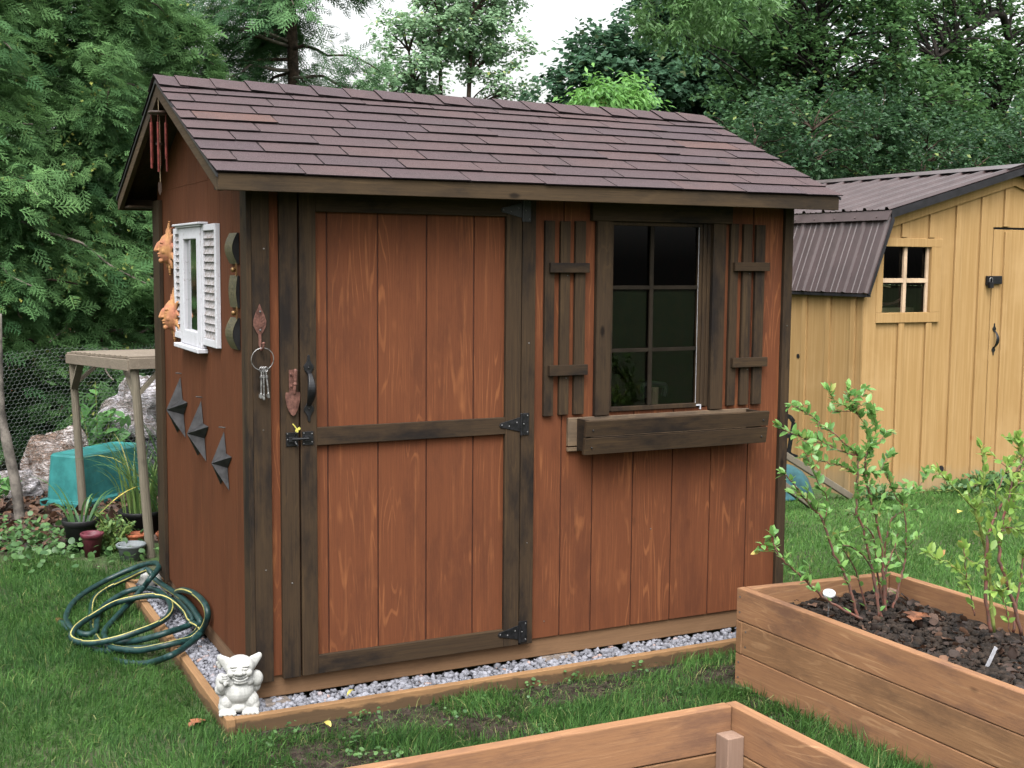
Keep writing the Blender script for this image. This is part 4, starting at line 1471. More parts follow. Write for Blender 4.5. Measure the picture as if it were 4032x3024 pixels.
CANES_YELLOW = [
[(2.358,-1.350,0.253),(2.330,-1.350,0.369),(2.319,-1.350,0.519),(2.327,-1.350,0.619),(2.362,-1.350,0.692),(2.407,-1.350,0.747),(2.450,-1.350,0.833),(2.495,-1.350,0.895),(2.551,-1.350,0.915)],
[(2.458,-1.400,0.242),(2.390,-1.400,0.405),(2.334,-1.400,0.517),(2.330,-1.400,0.588),(2.337,-1.400,0.657),(2.352,-1.400,0.731),(2.380,-1.400,0.793),(2.434,-1.400,0.812),(2.509,-1.400,0.813)],
[(2.430,-1.300,0.229),(2.390,-1.300,0.471),(2.350,-1.300,0.594),(2.308,-1.300,0.693),(2.325,-1.300,0.733),(2.344,-1.300,0.814),(2.334,-1.300,0.886),(2.322,-1.300,0.922)],
[(2.308,-1.300,0.693),(2.237,-1.300,0.758),(2.155,-1.300,0.822),(2.119,-1.300,0.851)],
[(2.219,-1.400,0.343),(2.199,-1.400,0.409),(2.171,-1.400,0.488),(2.160,-1.400,0.546),(2.153,-1.400,0.593)],
[(2.167,-1.400,0.494),(2.084,-1.400,0.548),(2.030,-1.400,0.568),(1.984,-1.400,0.593)],
[(2.362,-1.350,0.692),(2.350,-1.350,0.752),(2.371,-1.350,0.797),(2.401,-1.350,0.842),(2.415,-1.350,0.864)],
[(2.337,-1.400,0.657),(2.431,-1.400,0.631),(2.514,-1.400,0.617)],
[(2.352,-1.400,0.731),(2.431,-1.400,0.754),(2.505,-1.400,0.754)],
[(2.285,-1.500,0.303),(2.263,-1.500,0.387),(2.245,-1.500,0.423),(2.234,-1.500,0.476)],
[(2.531,-1.300,0.216),(2.547,-1.300,0.362),(2.578,-1.300,0.512),(2.640,-1.300,0.598)],
[(2.409,-1.350,0.718),(2.461,-1.350,0.790),(2.471,-1.350,0.890),(2.450,-1.350,0.956)],
]

# ------------------------------------------------------------------ leaf templates
LEAF6 = (np.array([(0, 0, 0), (-0.26, 0.35, 0.07), (0, 0.4, 0.0), (0.26, 0.35, 0.07), (-0.2, 0.72, 0.04), (0, 0.75, -0.02), (0.2, 0.72, 0.04), (0, 1.0, -0.06)], float),
         np.array([(0, 2, 1), (0, 3, 2), (1, 2, 5), (1, 5, 4), (2, 3, 6), (2, 6, 5), (4, 5, 7), (5, 6, 7)]))
LEAF4 = (np.array([(0, 0, 0), (-0.27, 0.45, 0.06), (0.27, 0.45, 0.06), (0, 1.0, -0.05), (0, 0.5, 0)], float), np.array([(0, 4, 1), (0, 2, 4), (1, 4, 3), (4, 2, 3)]))
LEAF2 = (np.array([(0, 0, 0), (-0.3, 0.5, 0.05), (0.3, 0.5, 0.05), (0, 1.0, -0.04)], float), np.array([(0, 2, 1), (1, 2, 3)]))


def rdir(n, up=0.0, flat=1.0):
    d = rng.normal(size=(n, 3))
    d[:, 2] = d[:, 2] * flat + up
    return unit(d)


# ------------------------------------------------------------------ gravel bed and its timber border
t = thing("gravel_border", (1.0, -0.15, GZ), "low timber border around the gravel strip under the shed", "garden edging")
BZ = -0.083
BX0, BY0, BX1, BY1 = -0.150, -0.160, 2.56, 2.03
mb = MB()
mb.box(BX0 + 0.0345, BX1, BY0, BY0 + 0.034, GZ - 0.03, BZ - 0.001)
mb.build("front_board", M['border_x'], t, 0.003)
mb = MB()
mb.box(BX0, BX0 + 0.034, BY0 - 0.001, BY1, GZ - 0.03, BZ)
mb.build("side_board", M['border_y'], t, 0.003)
mb = MB()
mb.box(BX0 + 0.0345, 0.35, BY1 - 0.034, BY1, GZ - 0.03, BZ - 0.001)
mb.build("back_board", M['border_x'], t, 0.003)

mb = MB()
mb.add([(BX0 + 0.03, BY0 + 0.03, -0.118), (BX1, BY0 + 0.03, -0.118), (BX1, 0.06, -0.118), (BX0 + 0.03, 0.06, -0.118)], [(0, 1, 2, 3)])
mb.add([(BX0 + 0.03, 0.0605, -0.118), (0.06, 0.0605, -0.118), (0.06, BY1 - 0.03, -0.118), (BX0 + 0.03, BY1 - 0.03, -0.118)], [(0, 1, 2, 3)])
o = mb.build("gravel_bed", M['soil'])
tag(o, kind='structure')
bm = bmesh.new()
bmesh.ops.create_icosphere(bm, subdivisions=1, radius=1.0)
IV = np.array([v.co[:] for v in bm.verts])
IF = np.array([[v.index for v in f.verts] for f in bm.faces])
bm.free()


def rocks(pos, size):
    n = len(pos)
    V = np.repeat(IV[None], n, 0)
    jit = 1 + rng.normal(0, 0.20, (n, 12 if len(IV) == 12 else len(IV), 1))
    V = V * jit
    sc = size[:, None] * np.stack([rng.uniform(0.75, 1.3, n), rng.uniform(0.6, 1.05, n), rng.uniform(0.45, 0.85, n)], 1)
    V = V * sc[:, None, :]
    a = rng.uniform(0, 2 * np.pi, n)
    b = rng.normal(0, 0.5, n)
    ca, sa, cb, sb = np.cos(a), np.sin(a), np.cos(b), np.sin(b)
    x, y, z = V[..., 0], V[..., 1], V[..., 2]
    y, z = y * cb[:, None] - z * sb[:, None], y * sb[:, None] + z * cb[:, None]
    x, y = x * ca[:, None] - y * sa[:, None], x * sa[:, None] + y * ca[:, None]
    V = np.stack([x, y, z], -1) + pos[:, None, :]
    F = IF[None] + (np.arange(n) * len(IV))[:, None, None]
    return V.reshape(-1, 3), F.reshape(-1, 3)


n1, n2 = 2600, 2500
p1 = np.stack([rng.uniform(BX0 + 0.045, BX1, n1), rng.uniform(BY0 + 0.043, 0.022, n1), rng.uniform(-0.117, -0.092, n1)], 1)
p2 = np.stack([rng.uniform(BX0 + 0.045, 0.02, n2), rng.uniform(-0.05, BY1 - 0.045, n2), rng.uniform(-0.117, -0.092, n2)], 1)
P = np.concatenate([p1, p2])
Vr, Fr = rocks(P, rng.uniform(0.008, 0.0175, len(P)))
tone = np.repeat(rng.uniform(0, 1, len(P)), len(IF))
o = np_build("gravel", Vr, Fr, M['gravel'], tone=tone)
tag(o, kind='stuff')
mb = MB()
mb.obox((1.30, 0.015, -0.098), (0.075, 0.004, 0), (-0.003, 0.05, 0), (0, 0, 0.010))
o = mb.build("paver", M['paver'], bevel=0.004)
tag(o, "flat grey paving stone under the middle of the shed's front beam", "paving stone")
mb = MB()
mb.obox((0.07, 0.012, -0.099), (0.055, 0.004, 0), (-0.003, 0.055, 0), (0, 0, 0.009))
o = mb.build("paver", M['paver'], bevel=0.004)
tag(o, "flat stone under the shed's front left corner, beside the troll statue", "paving stone")
mb = MB()
mb.ball((-0.045, 1.90, -0.062), (0.060, 0.045, 0.045), 12, 8)
mb.v = [(x + random.uniform(-.006, .006), y + random.uniform(-.006, .006), z + random.uniform(-.006, .006)) for x, y, z in mb.v]
o = mb.build("white_rock", M['stone_w'], smooth=True)
tag(o, "white rock in the back corner of the gravel beneath the hose", "rock")

# curled yellow leaf on the gravel, orange leaf on the lawn, yellow leaf by the border
def flat_leaf(name, c, L_, wdt, ang, mat, label, curl=0.3, lobes=False):
    mb = MB()
    n = 8
    vs, fs = [], []
    ca, sa = math.cos(ang), math.sin(ang)
    for i in range(n + 1):
        f = i / n
        w = wdt * math.sin(math.pi * min(1, 0.04 + f)) ** 0.8 * (1 + (0.45 * math.sin(f * 19) if lobes else 0))
        for s in (-1, 0, 1):
            lx, ly, lz = (f - 0.5) * L_, s * w, abs(s) * wdt * curl + 0.012 * math.sin(f * 3.1) + random.uniform(0, 0.003)
            vs.append((c[0] + lx * ca - ly * sa, c[1] + lx * sa + ly * ca, c[2] + lz))
    for i in range(n):
        for k in range(2):
            fs.append((i * 3 + k, i * 3 + k + 1, i * 3 + k + 4, i * 3 + k + 3))
    mb.add(vs, fs)
    o = mb.build(name, M[mat])
    return tag(o, label, "leaf")


flat_leaf("fallen_leaf", (0.345, -0.10, -0.080), 0.065, 0.007, 0.75, 'yellow_leaf', "curled yellow leaf lying on the gravel in front of the door", 0.5)
flat_leaf("fallen_leaf", (-0.225, -0.02, GZ + 0.012), 0.08, 0.024, 0.5, 'orange_leaf', "orange brown leaf in the grass by the border corner", 0.3, True)
flat_leaf("fallen_leaf", (0.19, -0.275, GZ + 0.03), 0.05, 0.013, 1.9, 'yellow_leaf', "pale yellow leaf standing in the grass in front of the border", 0.3)
flat_leaf("fallen_leaf", (5.30, 1.59, GZ + 0.045), 0.07, 0.022, 0.3, 'yellow_leaf', "yellow leaf on the lawn in front of the ochre shed", 0.3)

# ------------------------------------------------------------------ garden hose
P = catmull(HOSE, 5)
mb = MB()
mb.tube(P, 0.0125, 10, 0)
n = len(P)
hose_mb = MB()
hose_mb.tube(P, 0.0138, 16, 0)
# the yellow line runs along the hose and slowly twists round it
for i in range(n - 1):
    k0 = int(8 + i * 0.052) % 16
    fi = i * 16 + k0
    hose_mb.m[fi] = 1
o = hose_mb.build("garden_hose", [M['hose'], M['stripe']], smooth=True)
tag(o, "dark green garden hose with a yellow stripe, loosely coiled on grass and gravel", "garden hose")
e0, e1 = Vector(P[0]), Vector(P[0]) + (Vector(P[0]) - Vector(P[3])).normalized() * 0.035
L0 = ROOTLOC[o.name]
mb = MB()
mb.tube([e0, e1], 0.016, 8)
mb.build("coupling", M['bronze_bead'], o)

# ------------------------------------------------------------------ raised beds
def board_seg(mb, a, b, z0, z1, th, inward, mi=0):
    a, b = Vector(a), Vector(b)
    s = Vector(inward).normalized() * th
    j = [random.uniform(-0.0015, 0.0015) for _ in range(2)]
    mb.prism([(a.x, a.y, z0), (b.x, b.y, z0), (b.x, b.y, z1 + j[0]), (a.x, a.y, z1 + j[1])], (s.x, s.y, 0), mi)


def raised_bed(label, A, B, Cc, Dd, soil_z, base, posts_z, th=0.040):
    """A back-left, B back-right, Cc front-right, Dd front-left (outer corners)"""
    t = thing("raised_bed", base, label, "raised bed", "cedar raised beds")
    A, B, Cc, Dd = [Vector((*p, 0)) for p in (A, B, Cc, Dd)]
    z = GZ
    h = 0.1355
    cor = [A, B, Cc, Dd]
    cen = sum(cor, Vector()) / 4
    for row in range(3):
        z0, z1 = z + row * (h + 0.0015), z + row * (h + 0.0015) + h - 0.002
        for k in range(4):
            p, q = cor[k], cor[(k + 1) % 4]
            d = (q - p).normalized()
            inw = Vector((-d.y, d.x, 0))
            if inw.dot(cen - p) < 0:
                inw = -inw
            short = (k % 2 == 0)
            through = (row == 1) if short else (row != 1)
            pp, qq = (p, q) if through else (p + d * (th + 0.001), q - d * (th + 0.001))
            mb = MB()
            board_seg(mb, pp, qq, z0, z1, th, inw)
            ax = 'x' if abs(d.x) > abs(d.y) else 'y'
            mat = M[('bedb_' if row == 1 else 'bed_') + ax]
            bo = mb.build("board", mat, t, 0.0035)
            # screw heads near both ends
            for e_ in (pp + d * 0.022, qq - d * 0.022):
                for zz in (z0 + 0.035, z1 - 0.035):
                    sm_ = MB()
                    sm_.tube([(e_.x - inw.x * 0.0012, e_.y - inw.y * 0.0012, zz), (e_.x + inw.x * 0.004, e_.y + inw.y * 0.004, zz)], 0.0042, 8)
                    sm_.build("screw", M['screw'], bo)
    for k in range(4):
        p = cor[k]
        e1_ = (cor[(k + 1) % 4] - p).normalized()
        e2_ = (cor[k - 1] - p).normalized()
        c = p + (e1_ + e2_) * (th + 0.0295)
        mb = MB()
        mb.obox((c.x, c.y, (GZ + posts_z) / 2), e1_ * 0.029, e2_ * 0.029, (0, 0, (posts_z - GZ) / 2))
        mb.build("corner_post", M['bed_post'], t, 0.003)
    # soil, gently mounded
    nx, ny = 26, 40
    vs, fs = [], []
    ins = th + 0.002
    ex = (B - A).normalized()
    ey = (Dd - A).normalized()
    for j in range(ny + 1):
        for i in range(nx + 1):
            u, v = i / nx, j / ny
            p = (A + (ex + ey) * ins) * (1 - u) * (1 - v) + (B + (-ex + ey) * ins) * u * (1 - v) + (Cc + (-ex - ey) * ins) * u * v + (Dd + (ex - ey) * ins) * (1 - u) * v
            hgt = soil_z + 0.02 * math.sin(3.1 * u) * math.sin(3.1 * min(1, v * 1.5)) + random.uniform(-0.014, 0.014)
            vs.append((p.x, p.y, hgt))
    for j in range(ny):
        for i in range(nx):
            a = j * (nx + 1) + i
            fs.append((a, a + 1, a + nx + 2, a + nx + 1))
    mb = MB()
    mb.add(vs, fs)
    so = mb.build("soil", M['soil'], t)
    so["kind"] = "stuff"
    return t


bedR = raised_bed("cedar raised bed at the shed's right, planted with two blueberry bushes", (1.882, -0.467), (2.655, -0.530), (2.735, -2.75), (1.945, -2.70), 0.165, (2.3, -1.6, GZ), 0.20)
bedF = raised_bed("empty cedar raised bed in front, with its corner post showing inside", (-0.95, -1.500), (1.074, -1.544), (1.105, -2.55), (-0.92, -2.51), -0.02, (0.07, -2.0, GZ), 0.185)
# black bolt in the front bed's post
for pa, pb, rr in (((0.965, -1.66, 0.085), (0.945, -1.675, 0.085), 0.010), ((1.005, -1.66, 0.083), (0.992, -1.675, 0.083), 0.008)):
    mb = MB()
    mb.tube([pa, pb], rr, 8)
    mb.build("bolt", M['iron'], bedF)

# mulch leaves on the right bed
n = 560
u, v = rng.uniform(0.07, 0.93, n), rng.uniform(0.02, 0.85, n)
px = 1.92 + u * 0.70 + v * 0.05
py = -0.52 - v * 2.1
pz = 0.172 + 0.02 * np.sin(3.1 * u) + rng.uniform(0, 0.016, n)
T = np.array([(-.28, 0, 0.1), (0, 0.0, -.05), (.28, 0, .12), (-.45, .5, .18), (0, .5, 0), (.45, .5, .1), (-.2, 1, .02), (0, 1.05, .15), (.2, .95, .2)], float)
TF = np.array([(0, 1, 4), (0, 4, 3), (1, 2, 5), (1, 5, 4), (3, 4, 7), (3, 7, 6), (4, 5, 8), (4, 8, 7)])
V_, F_ = scatter(T, TF, np.stack([px, py, pz], 1), rdir(n, 0.0, 0.35), rdir(n, 1.2), rng.uniform(0.014, 0.046, n))
tone = rng.uniform(0, 1, n) ** 2.2
o = np_build("mulch_leaves", V_, F_, M['dead_leaf'], bedR, tone=np.repeat(tone, len(TF)))
o["kind"] = "stuff"
n = 2600
u, v = rng.uniform(0.07, 0.93, n), rng.uniform(0.02, 0.85, n)
px = 1.92 + u * 0.70 + v * 0.05
py = -0.52 - v * 2.1
Vr, Fr = rocks(np.stack([px, py, 0.170 + 0.02 * np.sin(3.1 * u) + rng.uniform(0, 0.008, n)], 1), 0.006 + 0.018 * rng.random(n) ** 2)
o = np_build("mulch_lumps", Vr, Fr, M['soil'], bedR)
o["kind"] = "stuff"
flat_leaf("fallen_leaf", (2.33, -1.02, 0.215), 0.12, 0.042, 0.5, 'orange_leaf', "large orange brown leaf on the soil of the blueberry bed", 0.25, True)

# ------------------------------------------------------------------ blueberry bushes
def bush(label, canes, lm, thick, base, leaf_len, dens, seed, green_idx=()):
    rs = np.random.default_rng(seed)
    t = thing("blueberry_bush", base, label, "shrub", "blueberry bushes in the raised bed")
    mbs = MB()
    pos, fw = [], []
    for ci, c in enumerate(canes):
        P = [Vector(p) for p in catmull(c, 5)]
        n = len(P)
        low = min(p.z for p in P) < 0.30
        L_ = sum((P[i + 1] - P[i]).length for i in range(n - 1))
        r0 = thick * (1.0 if low else 0.5) * min(1.25, 0.5 + L_)
        for i in range(1, n - 1):
            P[i] = P[i] + Vector(rs.normal(0, 0.002, 3))
        mbs.tube(P, [r0 * (1 - 0.72 * i / n) + 0.0008 for i in range(n)], 7, 1 if ci in green_idx else 0)
        acc = 0
        for i in range(n - 1):
            f = i / (n - 1)
            seg = P[i + 1] - P[i]
            zrel = P[i].z
            pr = dens * seg.length * (1.8 if (f > 0.55 or not low) else (1.2 if zrel > 0.36 else 0.2))
            k = rs.poisson(pr)
            for _ in range(k):
                q = P[i] + seg * rs.random()
                d = rs.normal(0, 1, 3)
                d = d - 0.0
                dd = Vector(d).normalized() * 0.9 + seg.normalized() * 0.7 + Vector((0, 0, 0.35))
                pos.append(q[:])
                fw.append(dd.normalized()[:])
        # tip rosette
        for _ in range(5):
            dd = Vector(rs.normal(0, 0.6, 3)) + (P[-1] - P[-2]).normalized() * 1.1 + Vector((0, 0, .2))
            pos.append(P[-1][:])
            fw.append(dd.normalized()[:])
        # short side shoots with their own leaves
        if n > 8:
            for _ in range(int(L_ * 7)):
                i = rs.integers(int(n * 0.35), n - 1)
                if P[i].z < 0.36:
                    continue
                d = Vector(rs.normal(0, 1, 3)).normalized() + Vector((0, 0, 0.4))
                ln = rs.uniform(0.04, 0.10)
                e = P[i] + d.normalized() * ln
                mbs.tube([P[i], (P[i] + e) / 2 + Vector(rs.normal(0, 0.004, 3)), e], [0.0016, 0.0012, 0.0008], 5, 1 if rs.random() < 0.4 else 0)
                for _ in range(rs.integers(4, 8)):
                    g = rs.random()
                    pos.append((P[i].lerp(e, 0.3 + 0.7 * g))[:])
                    fw.append((Vector(rs.normal(0, 0.8, 3)) + d * 0.6).normalized()[:])
    mbs.build("canes", [M['cane_red'], M['cane_green']], t, smooth=True)
    pos, fw = np.array(pos), np.array(fw)
    n = len(pos)
    nr = np.stack([rs.normal(0, .45, n), rs.normal(-.2, .45, n), np.ones(n)], 1)
    V_, F_ = scatter(LEAF6[0], LEAF6[1], pos, fw, nr, rs.uniform(0.6, 1.15, n) * leaf_len)
    tone = np.clip(rs.normal(0.5, 0.3, n), 0, 1)
    tip = (rs.random(n) < 0.06) * rs.random(n)
    o = np_build("leaves", V_, F_, M[lm], t, tone=np.repeat(tone, 8), tip=np.repeat(tip, 8))
    o["kind"] = "stuff"
    return t


bush("green blueberry bush at the back of the raised bed, beside the white dial", CANES_GREEN, 'L_blue', 0.0044, (2.2, -0.9, 0.17), 0.041, 78, 3, (4, 5))
bush("yellow green blueberry bush further forward in the raised bed, beside the plant tag", CANES_YELLOW, 'L_blue2', 0.0052, (2.3, -1.4, 0.17), 0.042, 68, 5, (2, 3, 5))

t = thing("soil_thermometer", (2.10, -0.78, 0.17), "soil thermometer with a round white dial standing in the bed", "thermometer")
mb = MB()
mb.tube([(2.075, -0.80, 0.15), (2.078, -0.80, 0.285)], 0.0028, 8)
mb.build("probe", M['steel'], t)
mb = MB()
cdir = Vector((-0.25, -0.35, 1)).normalized()
e1_ = cdir.cross(Vector((0, 1, 0))).normalized()
e2_ = cdir.cross(e1_)
cc = Vector((2.078, -0.80, 0.288))
ring = [cc + (e1_ * math.cos(a) + e2_ * math.sin(a)) * 0.0245 for a in np.linspace(0, 2 * math.pi, 25)[:-1]]
mb.prism(ring, cdir * 0.009)
mb.build("dial", M['dial'], t, 0.0015)
mb = MB()
mb.bar(cc + cdir * 0.0096 + e1_ * 0.004, cc + cdir * 0.0096 - e1_ * 0.018 + e2_ * 0.006, 0.0018, 0.001, cdir)
mb.build("needle", M['iron'], t)
mb = MB()
mb.obox((2.195, -1.50, 0.215), (0.026, 0.0, 0.042), (0.0075, 0.0, -0.0047), (0, 0.0008, 0))
o = mb.build("plant_tag", M['white_pl'])
tag(o, "blank white plastic plant tag leaning in the bed's soil", "plant tag")

# ------------------------------------------------------------------ ochre gambrel shed
YF2 = 2.46
t = thing("ochre_shed", (6.6, 4.3, GZ), "ochre board and batten shed with a brown metal gambrel roof", "shed")
XA, XB, XC = 5.170, 8.080, 6.625
mb = MB()
out = [(XA, YF2, GZ - 0.02), (XA, YF2, 1.37), (5.31, YF2, 1.93), (XC, YF2, 2.285), (2 * XC - 5.31, YF2, 1.93), (XB, YF2, 1.37), (XB, YF2, GZ - 0.02)]
# front with window and door openings: built from strips so that the window is a real hole
wx0, wx1, wz0, wz1 = 5.322, 5.790, 1.226, 1.712


def top_at(x):
    if x > XC:
        x = 2 * XC - x
    if x < 5.31:
        return 1.37 + (x - XA) / (5.31 - XA) * 0.56
    return 1.93 + (x - 5.31) / (XC - 5.31) * 0.355


def strip(mb, a, b, za=None, zb=None, y0=YF2, y1=YF2 + 0.03, mi=0):
    za = GZ - 0.02 if za is None else za
    pts = [(a, y0, za), (b, y0, za)]
    if zb is None:
        pts += [(b, y0, top_at(b)), (a, y0, top_at(a))]
    else:
        pts += [(b, y0, zb), (a, y0, zb)]
    mb.prism(pts, (0, y1 - y0, 0), mi)


for a, b in ((XA, 5.31), (5.31, wx0), (wx1, 6.437), (7.21, 7.94), (7.94, XB)):
    strip(mb, a, b)
strip(mb, wx0, wx1, None, wz0)
strip(mb, wx0, wx1, wz1, None)
strip(mb, 6.437, XC, 1.875, None)
strip(mb, XC, 7.21, 1.875, None)
mb.box(XA, XA + 0.03, YF2 + 0.0302, 6.0, GZ - 0.02, 1.37)
mb.box(XB - 0.03, XB, YF2 + 0.0302, 6.0, GZ - 0.02, 1.37)
mb.box(XA + 0.031, XB - 0.031, 5.97, 6.0, GZ - 0.02, 1.9)
mb.build("wall", M['yellow'], t)
mb = MB()
for xb_ in (5.245, 5.52, 5.793, 6.06, 6.318, 7.30, 7.57, 7.84):
    za, zb = GZ, top_at(xb_) - 0.105
    for q0, q1 in (((za, 1.148), (1.782, zb)) if 5.26 < xb_ < 5.895 else ((za, zb),)):
        if q1 - q0 > 0.03:
            mb.box(xb_ - 0.027, xb_ + 0.027, YF2 - 0.019, YF2 - 0.0005, q0, q1)
mb.box(6.56 - 0.027, 6.56 + 0.027, YF2 - 0.019, YF2 - 0.0005, 1.88, top_at(6.56) - 0.105)
mb.box(6.84 - 0.027, 6.84 + 0.027, YF2 - 0.019, YF2 - 0.0005, 1.88, top_at(6.84) - 0.105)
for k in range(13):
    yb = YF2 + 0.10 + k * 0.272
    mb.box(XA - 0.019, XA - 0.0005, yb - 0.025, yb + 0.025, GZ, 1.345)
mb.box(XA - 0.020, XA + 0.055, YF2 - 0.020, YF2 - 0.0006, GZ, 1.365)
mb.build("battens", M['yellow'], t, 0.002)
mb = MB()
for sgn in (1, -1):
    def fx(x):
        return x if sgn > 0 else 2 * XC - x
    mb.prism([(fx(5.315), YF2 - 0.022, 1.925), (fx(5.315), YF2 - 0.022, 1.835), (fx(XC), YF2 - 0.022, 2.195), (fx(XC), YF2 - 0.022, 2.284)], (0, 0.0212, 0))
    mb.prism([(fx(5.175), YF2 - 0.022, 1.37), (fx(5.315), YF2 - 0.022, 1.924), (fx(5.355), YF2 - 0.022, 1.85), (fx(5.215), YF2 - 0.022, 1.34)], (0, 0.0212, 0))
mb.build("gable_trim", M['yellow'], t, 0.002)
# window
mb = MB()
for (a, b, c, d) in ((5.262, 5.893, 1.7125, 1.775), (5.262, 5.893, 1.152, 1.2255)):
    mb.box(a, b, YF2 - 0.024, YF2 - 0.0006, c, d)
mb.box(5.262, 5.3215, YF2 - 0.0235, YF2 - 0.0006, 1.226, 1.712)
mb.box(5.7905, 5.893, YF2 - 0.0235, YF2 - 0.0006, 1.226, 1.712)
win = mb.build("window", M['yellow'], t, 0.003)
mb = MB()
mb.box(5.541, 5.571, YF2 + 0.002, YF2 + 0.022, 1.2265, 1.7115)
mb.box(5.3225, 5.540, YF2 + 0.0025, YF2 + 0.0215, 1.447, 1.480)
mb.box(5.572, 5.7895, YF2 + 0.0025, YF2 + 0.0215, 1.447, 1.480)
mb.box(5.765, 5.7895, YF2 + 0.004, YF2 + 0.02, 1.2265, 1.446)
mb.box(5.765, 5.7895, YF2 + 0.004, YF2 + 0.02, 1.481, 1.7115)
mb.build("glazing_bars", M['pale_bar'], win, 0.001)
mb = MB()
mb.add([(5.3222, YF2 + 0.026, 1.2262), (5.7898, YF2 + 0.026, 1.2262), (5.7898, YF2 + 0.026, 1.7118), (5.3222, YF2 + 0.026, 1.7118)], [(0, 1, 2, 3)])
mb.build("pane", M['glass'], win)
# inside things seen dimly: a shelf with a curved saw and a bar
mb = MB()
mb.box(5.25, 5.95, YF2 + 0.30, YF2 + 0.33, 1.16, 1.25)
mb.bar((5.30, YF2 + 0.22, 1.46), (5.60, YF2 + 0.2, 1.41), 0.012, 0.012)
mb.build("shelf", M['raw_wood'], t)
mb = MB()
mb.tube(catmull([(5.30, YF2 + 0.2, 1.33), (5.45, YF2 + 0.18, 1.29), (5.6, YF2 + 0.17, 1.285), (5.74, YF2 + 0.18, 1.345)], 6), [0.004] + [0.014] * 17 + [0.004], 8)
o = mb.build("bow_saw", M['rust'])
tag(o, "curved reddish tool lying behind the ochre shed's window", "tool")
# door
mb = MB()
mb.box(6.443, 7.205, YF2 - 0.006, YF2 + 0.02, -0.06, 1.857)
dr = mb.build("door", M['yellow'], t, 0.003)
mb = MB()
for xb_ in (6.575, 6.84, 7.10):
    mb.box(xb_ - 0.027, xb_ + 0.027, YF2 - 0.024, YF2 - 0.0065, -0.05, 1.84)
mb.build("battens", M['yellow'], dr, 0.002)
iron_handle(dr, 6.487, 0.880, 1.135, YF2 - 0.0063, 0.95)
mb = MB()
mb.box(6.437, 7.21, YF2 + 0.021, YF2 + 0.03, -0.1, 1.875)
mb.build("door_gap", M['metal_dark'], t)
mb = MB()
mb.box(6.375, 6.415, YF2 - 0.022, YF2 - 0.0006, 1.428, 1.500)
mb.box(6.4155, 6.525, YF2 - 0.030, YF2 - 0.0065, 1.437, 1.500)
lt = mb.build("hasp", M['iron'], t, 0.003)
mb = MB()
mb.tube(catmull([(6.385, YF2 - 0.035, 1.452), (6.387, YF2 - 0.036, 1.478), (6.40, YF2 - 0.036, 1.486), (6.413, YF2 - 0.036, 1.478), (6.414, YF2 - 0.035, 1.452)], 4), 0.004, 7, 1)
mb.box(6.378, 6.420, YF2 - 0.047, YF2 - 0.025, 1.408, 1.452, 0)
mb.build("padlock", [M['iron'], M['steel']], t, 0.003)
mb = MB()
mb.tube([(5.995, YF2 - 0.004, 0.018), (5.995, YF2 + 0.0, 0.018)], 0.028, 12)
mb.build("hole", M['metal_dark'], t)
mb = MB()
mb.tube([(XA - 0.004, YF2 + 0.72, 0.86), (XA - 0.0006, YF2 + 0.72, 0.86)], 0.018, 10)
mb.build("knot_hole", M['metal_dark'], t)
# roof panels: trapezoid ribs every 0.2286 m plus two low minor ribs
RY0, RY1 = YF2 - 0.105, 6.1


def panel(a, b, name, par, y0=RY0, y1=RY1):
    a, b = Vector((a[0], 0, a[1])), Vector((b[0], 0, b[1]))
    d = b - a
    nrm = Vector((-d.z, 0, d.x)).normalized()
    if nrm.z < 0:
        nrm = -nrm
    pts = [(y0, 0.0)]
    y = y0 + 0.012
    while y < y1:
        for dy, h in ((0, 0), (0.010, 0.019), (0.034, 0.019), (0.044, 0), (0.098, 0), (0.103, 0.005), (0.113, 0.005), (0.118, 0), (0.160, 0), (0.165, 0.005), (0.175, 0.005), (0.180, 0)):
            if y + dy < y1:
                pts.append((y + dy, h))
        y += 0.2286
    pts.append((y1, 0))
    vs, fs = [], []
    for yy, h in pts:
        for e in (a, b):
            q = e + nrm * h
            vs.append((q.x, yy, q.z))
    n = len(pts)
    for i in range(n - 1):
        fs.append((2 * i, 2 * i + 1, 2 * i + 3, 2 * i + 2))
    k = len(vs)
    vs += [tuple(Vector(p) - nrm * 0.004) for p in vs]
    fs += [tuple(k + i for i in f[::-1]) for f in fs]
    for i in range(n - 1):
        fs.append((2 * i, 2 * i + 2, k + 2 * i + 2, k + 2 * i))
    mb = MB()
    mb.add(vs, fs)
    return mb.build(name, M['metal_roof'], par)


rf = panel((5.285, 1.978), (XC, 2.338), "roof", t)
panel((2 * XC - 5.285, 1.978), (XC, 2.338), "roof_panel", rf)
panel((5.108, 1.372), (5.318, 1.955), "roof_panel", rf)
panel((2 * XC - 5.108, 1.372), (2 * XC - 5.318, 1.955), "roof_panel", rf)
mb = MB()
mb.prism([(5.302, RY0 - 0.004, 1.968), (5.272, RY0 - 0.004, 1.900), (5.262, RY0 - 0.004, 1.902), (5.292, RY0 - 0.004, 1.972)], (0, RY1 - RY0, 0))
for k in range(14):
    mb.ball((5.270, RY0 + 0.12 + k * 0.2286, 1.925), 0.007, 8, 5)
    mb.ball((5.128, RY0 + 0.12 + k * 0.2286, 1.43), 0.006, 8, 5)
mb.prism([(XC - 0.16, RY0 - 0.005, 2.318), (XC, RY0 - 0.005, 2.362), (XC + 0.16, RY0 - 0.005, 2.318), (XC, RY0 - 0.005, 2.356)], (0, RY1 - RY0, 0))
mb.build("flashing", M['metal_roof'], rf)
mb = MB()
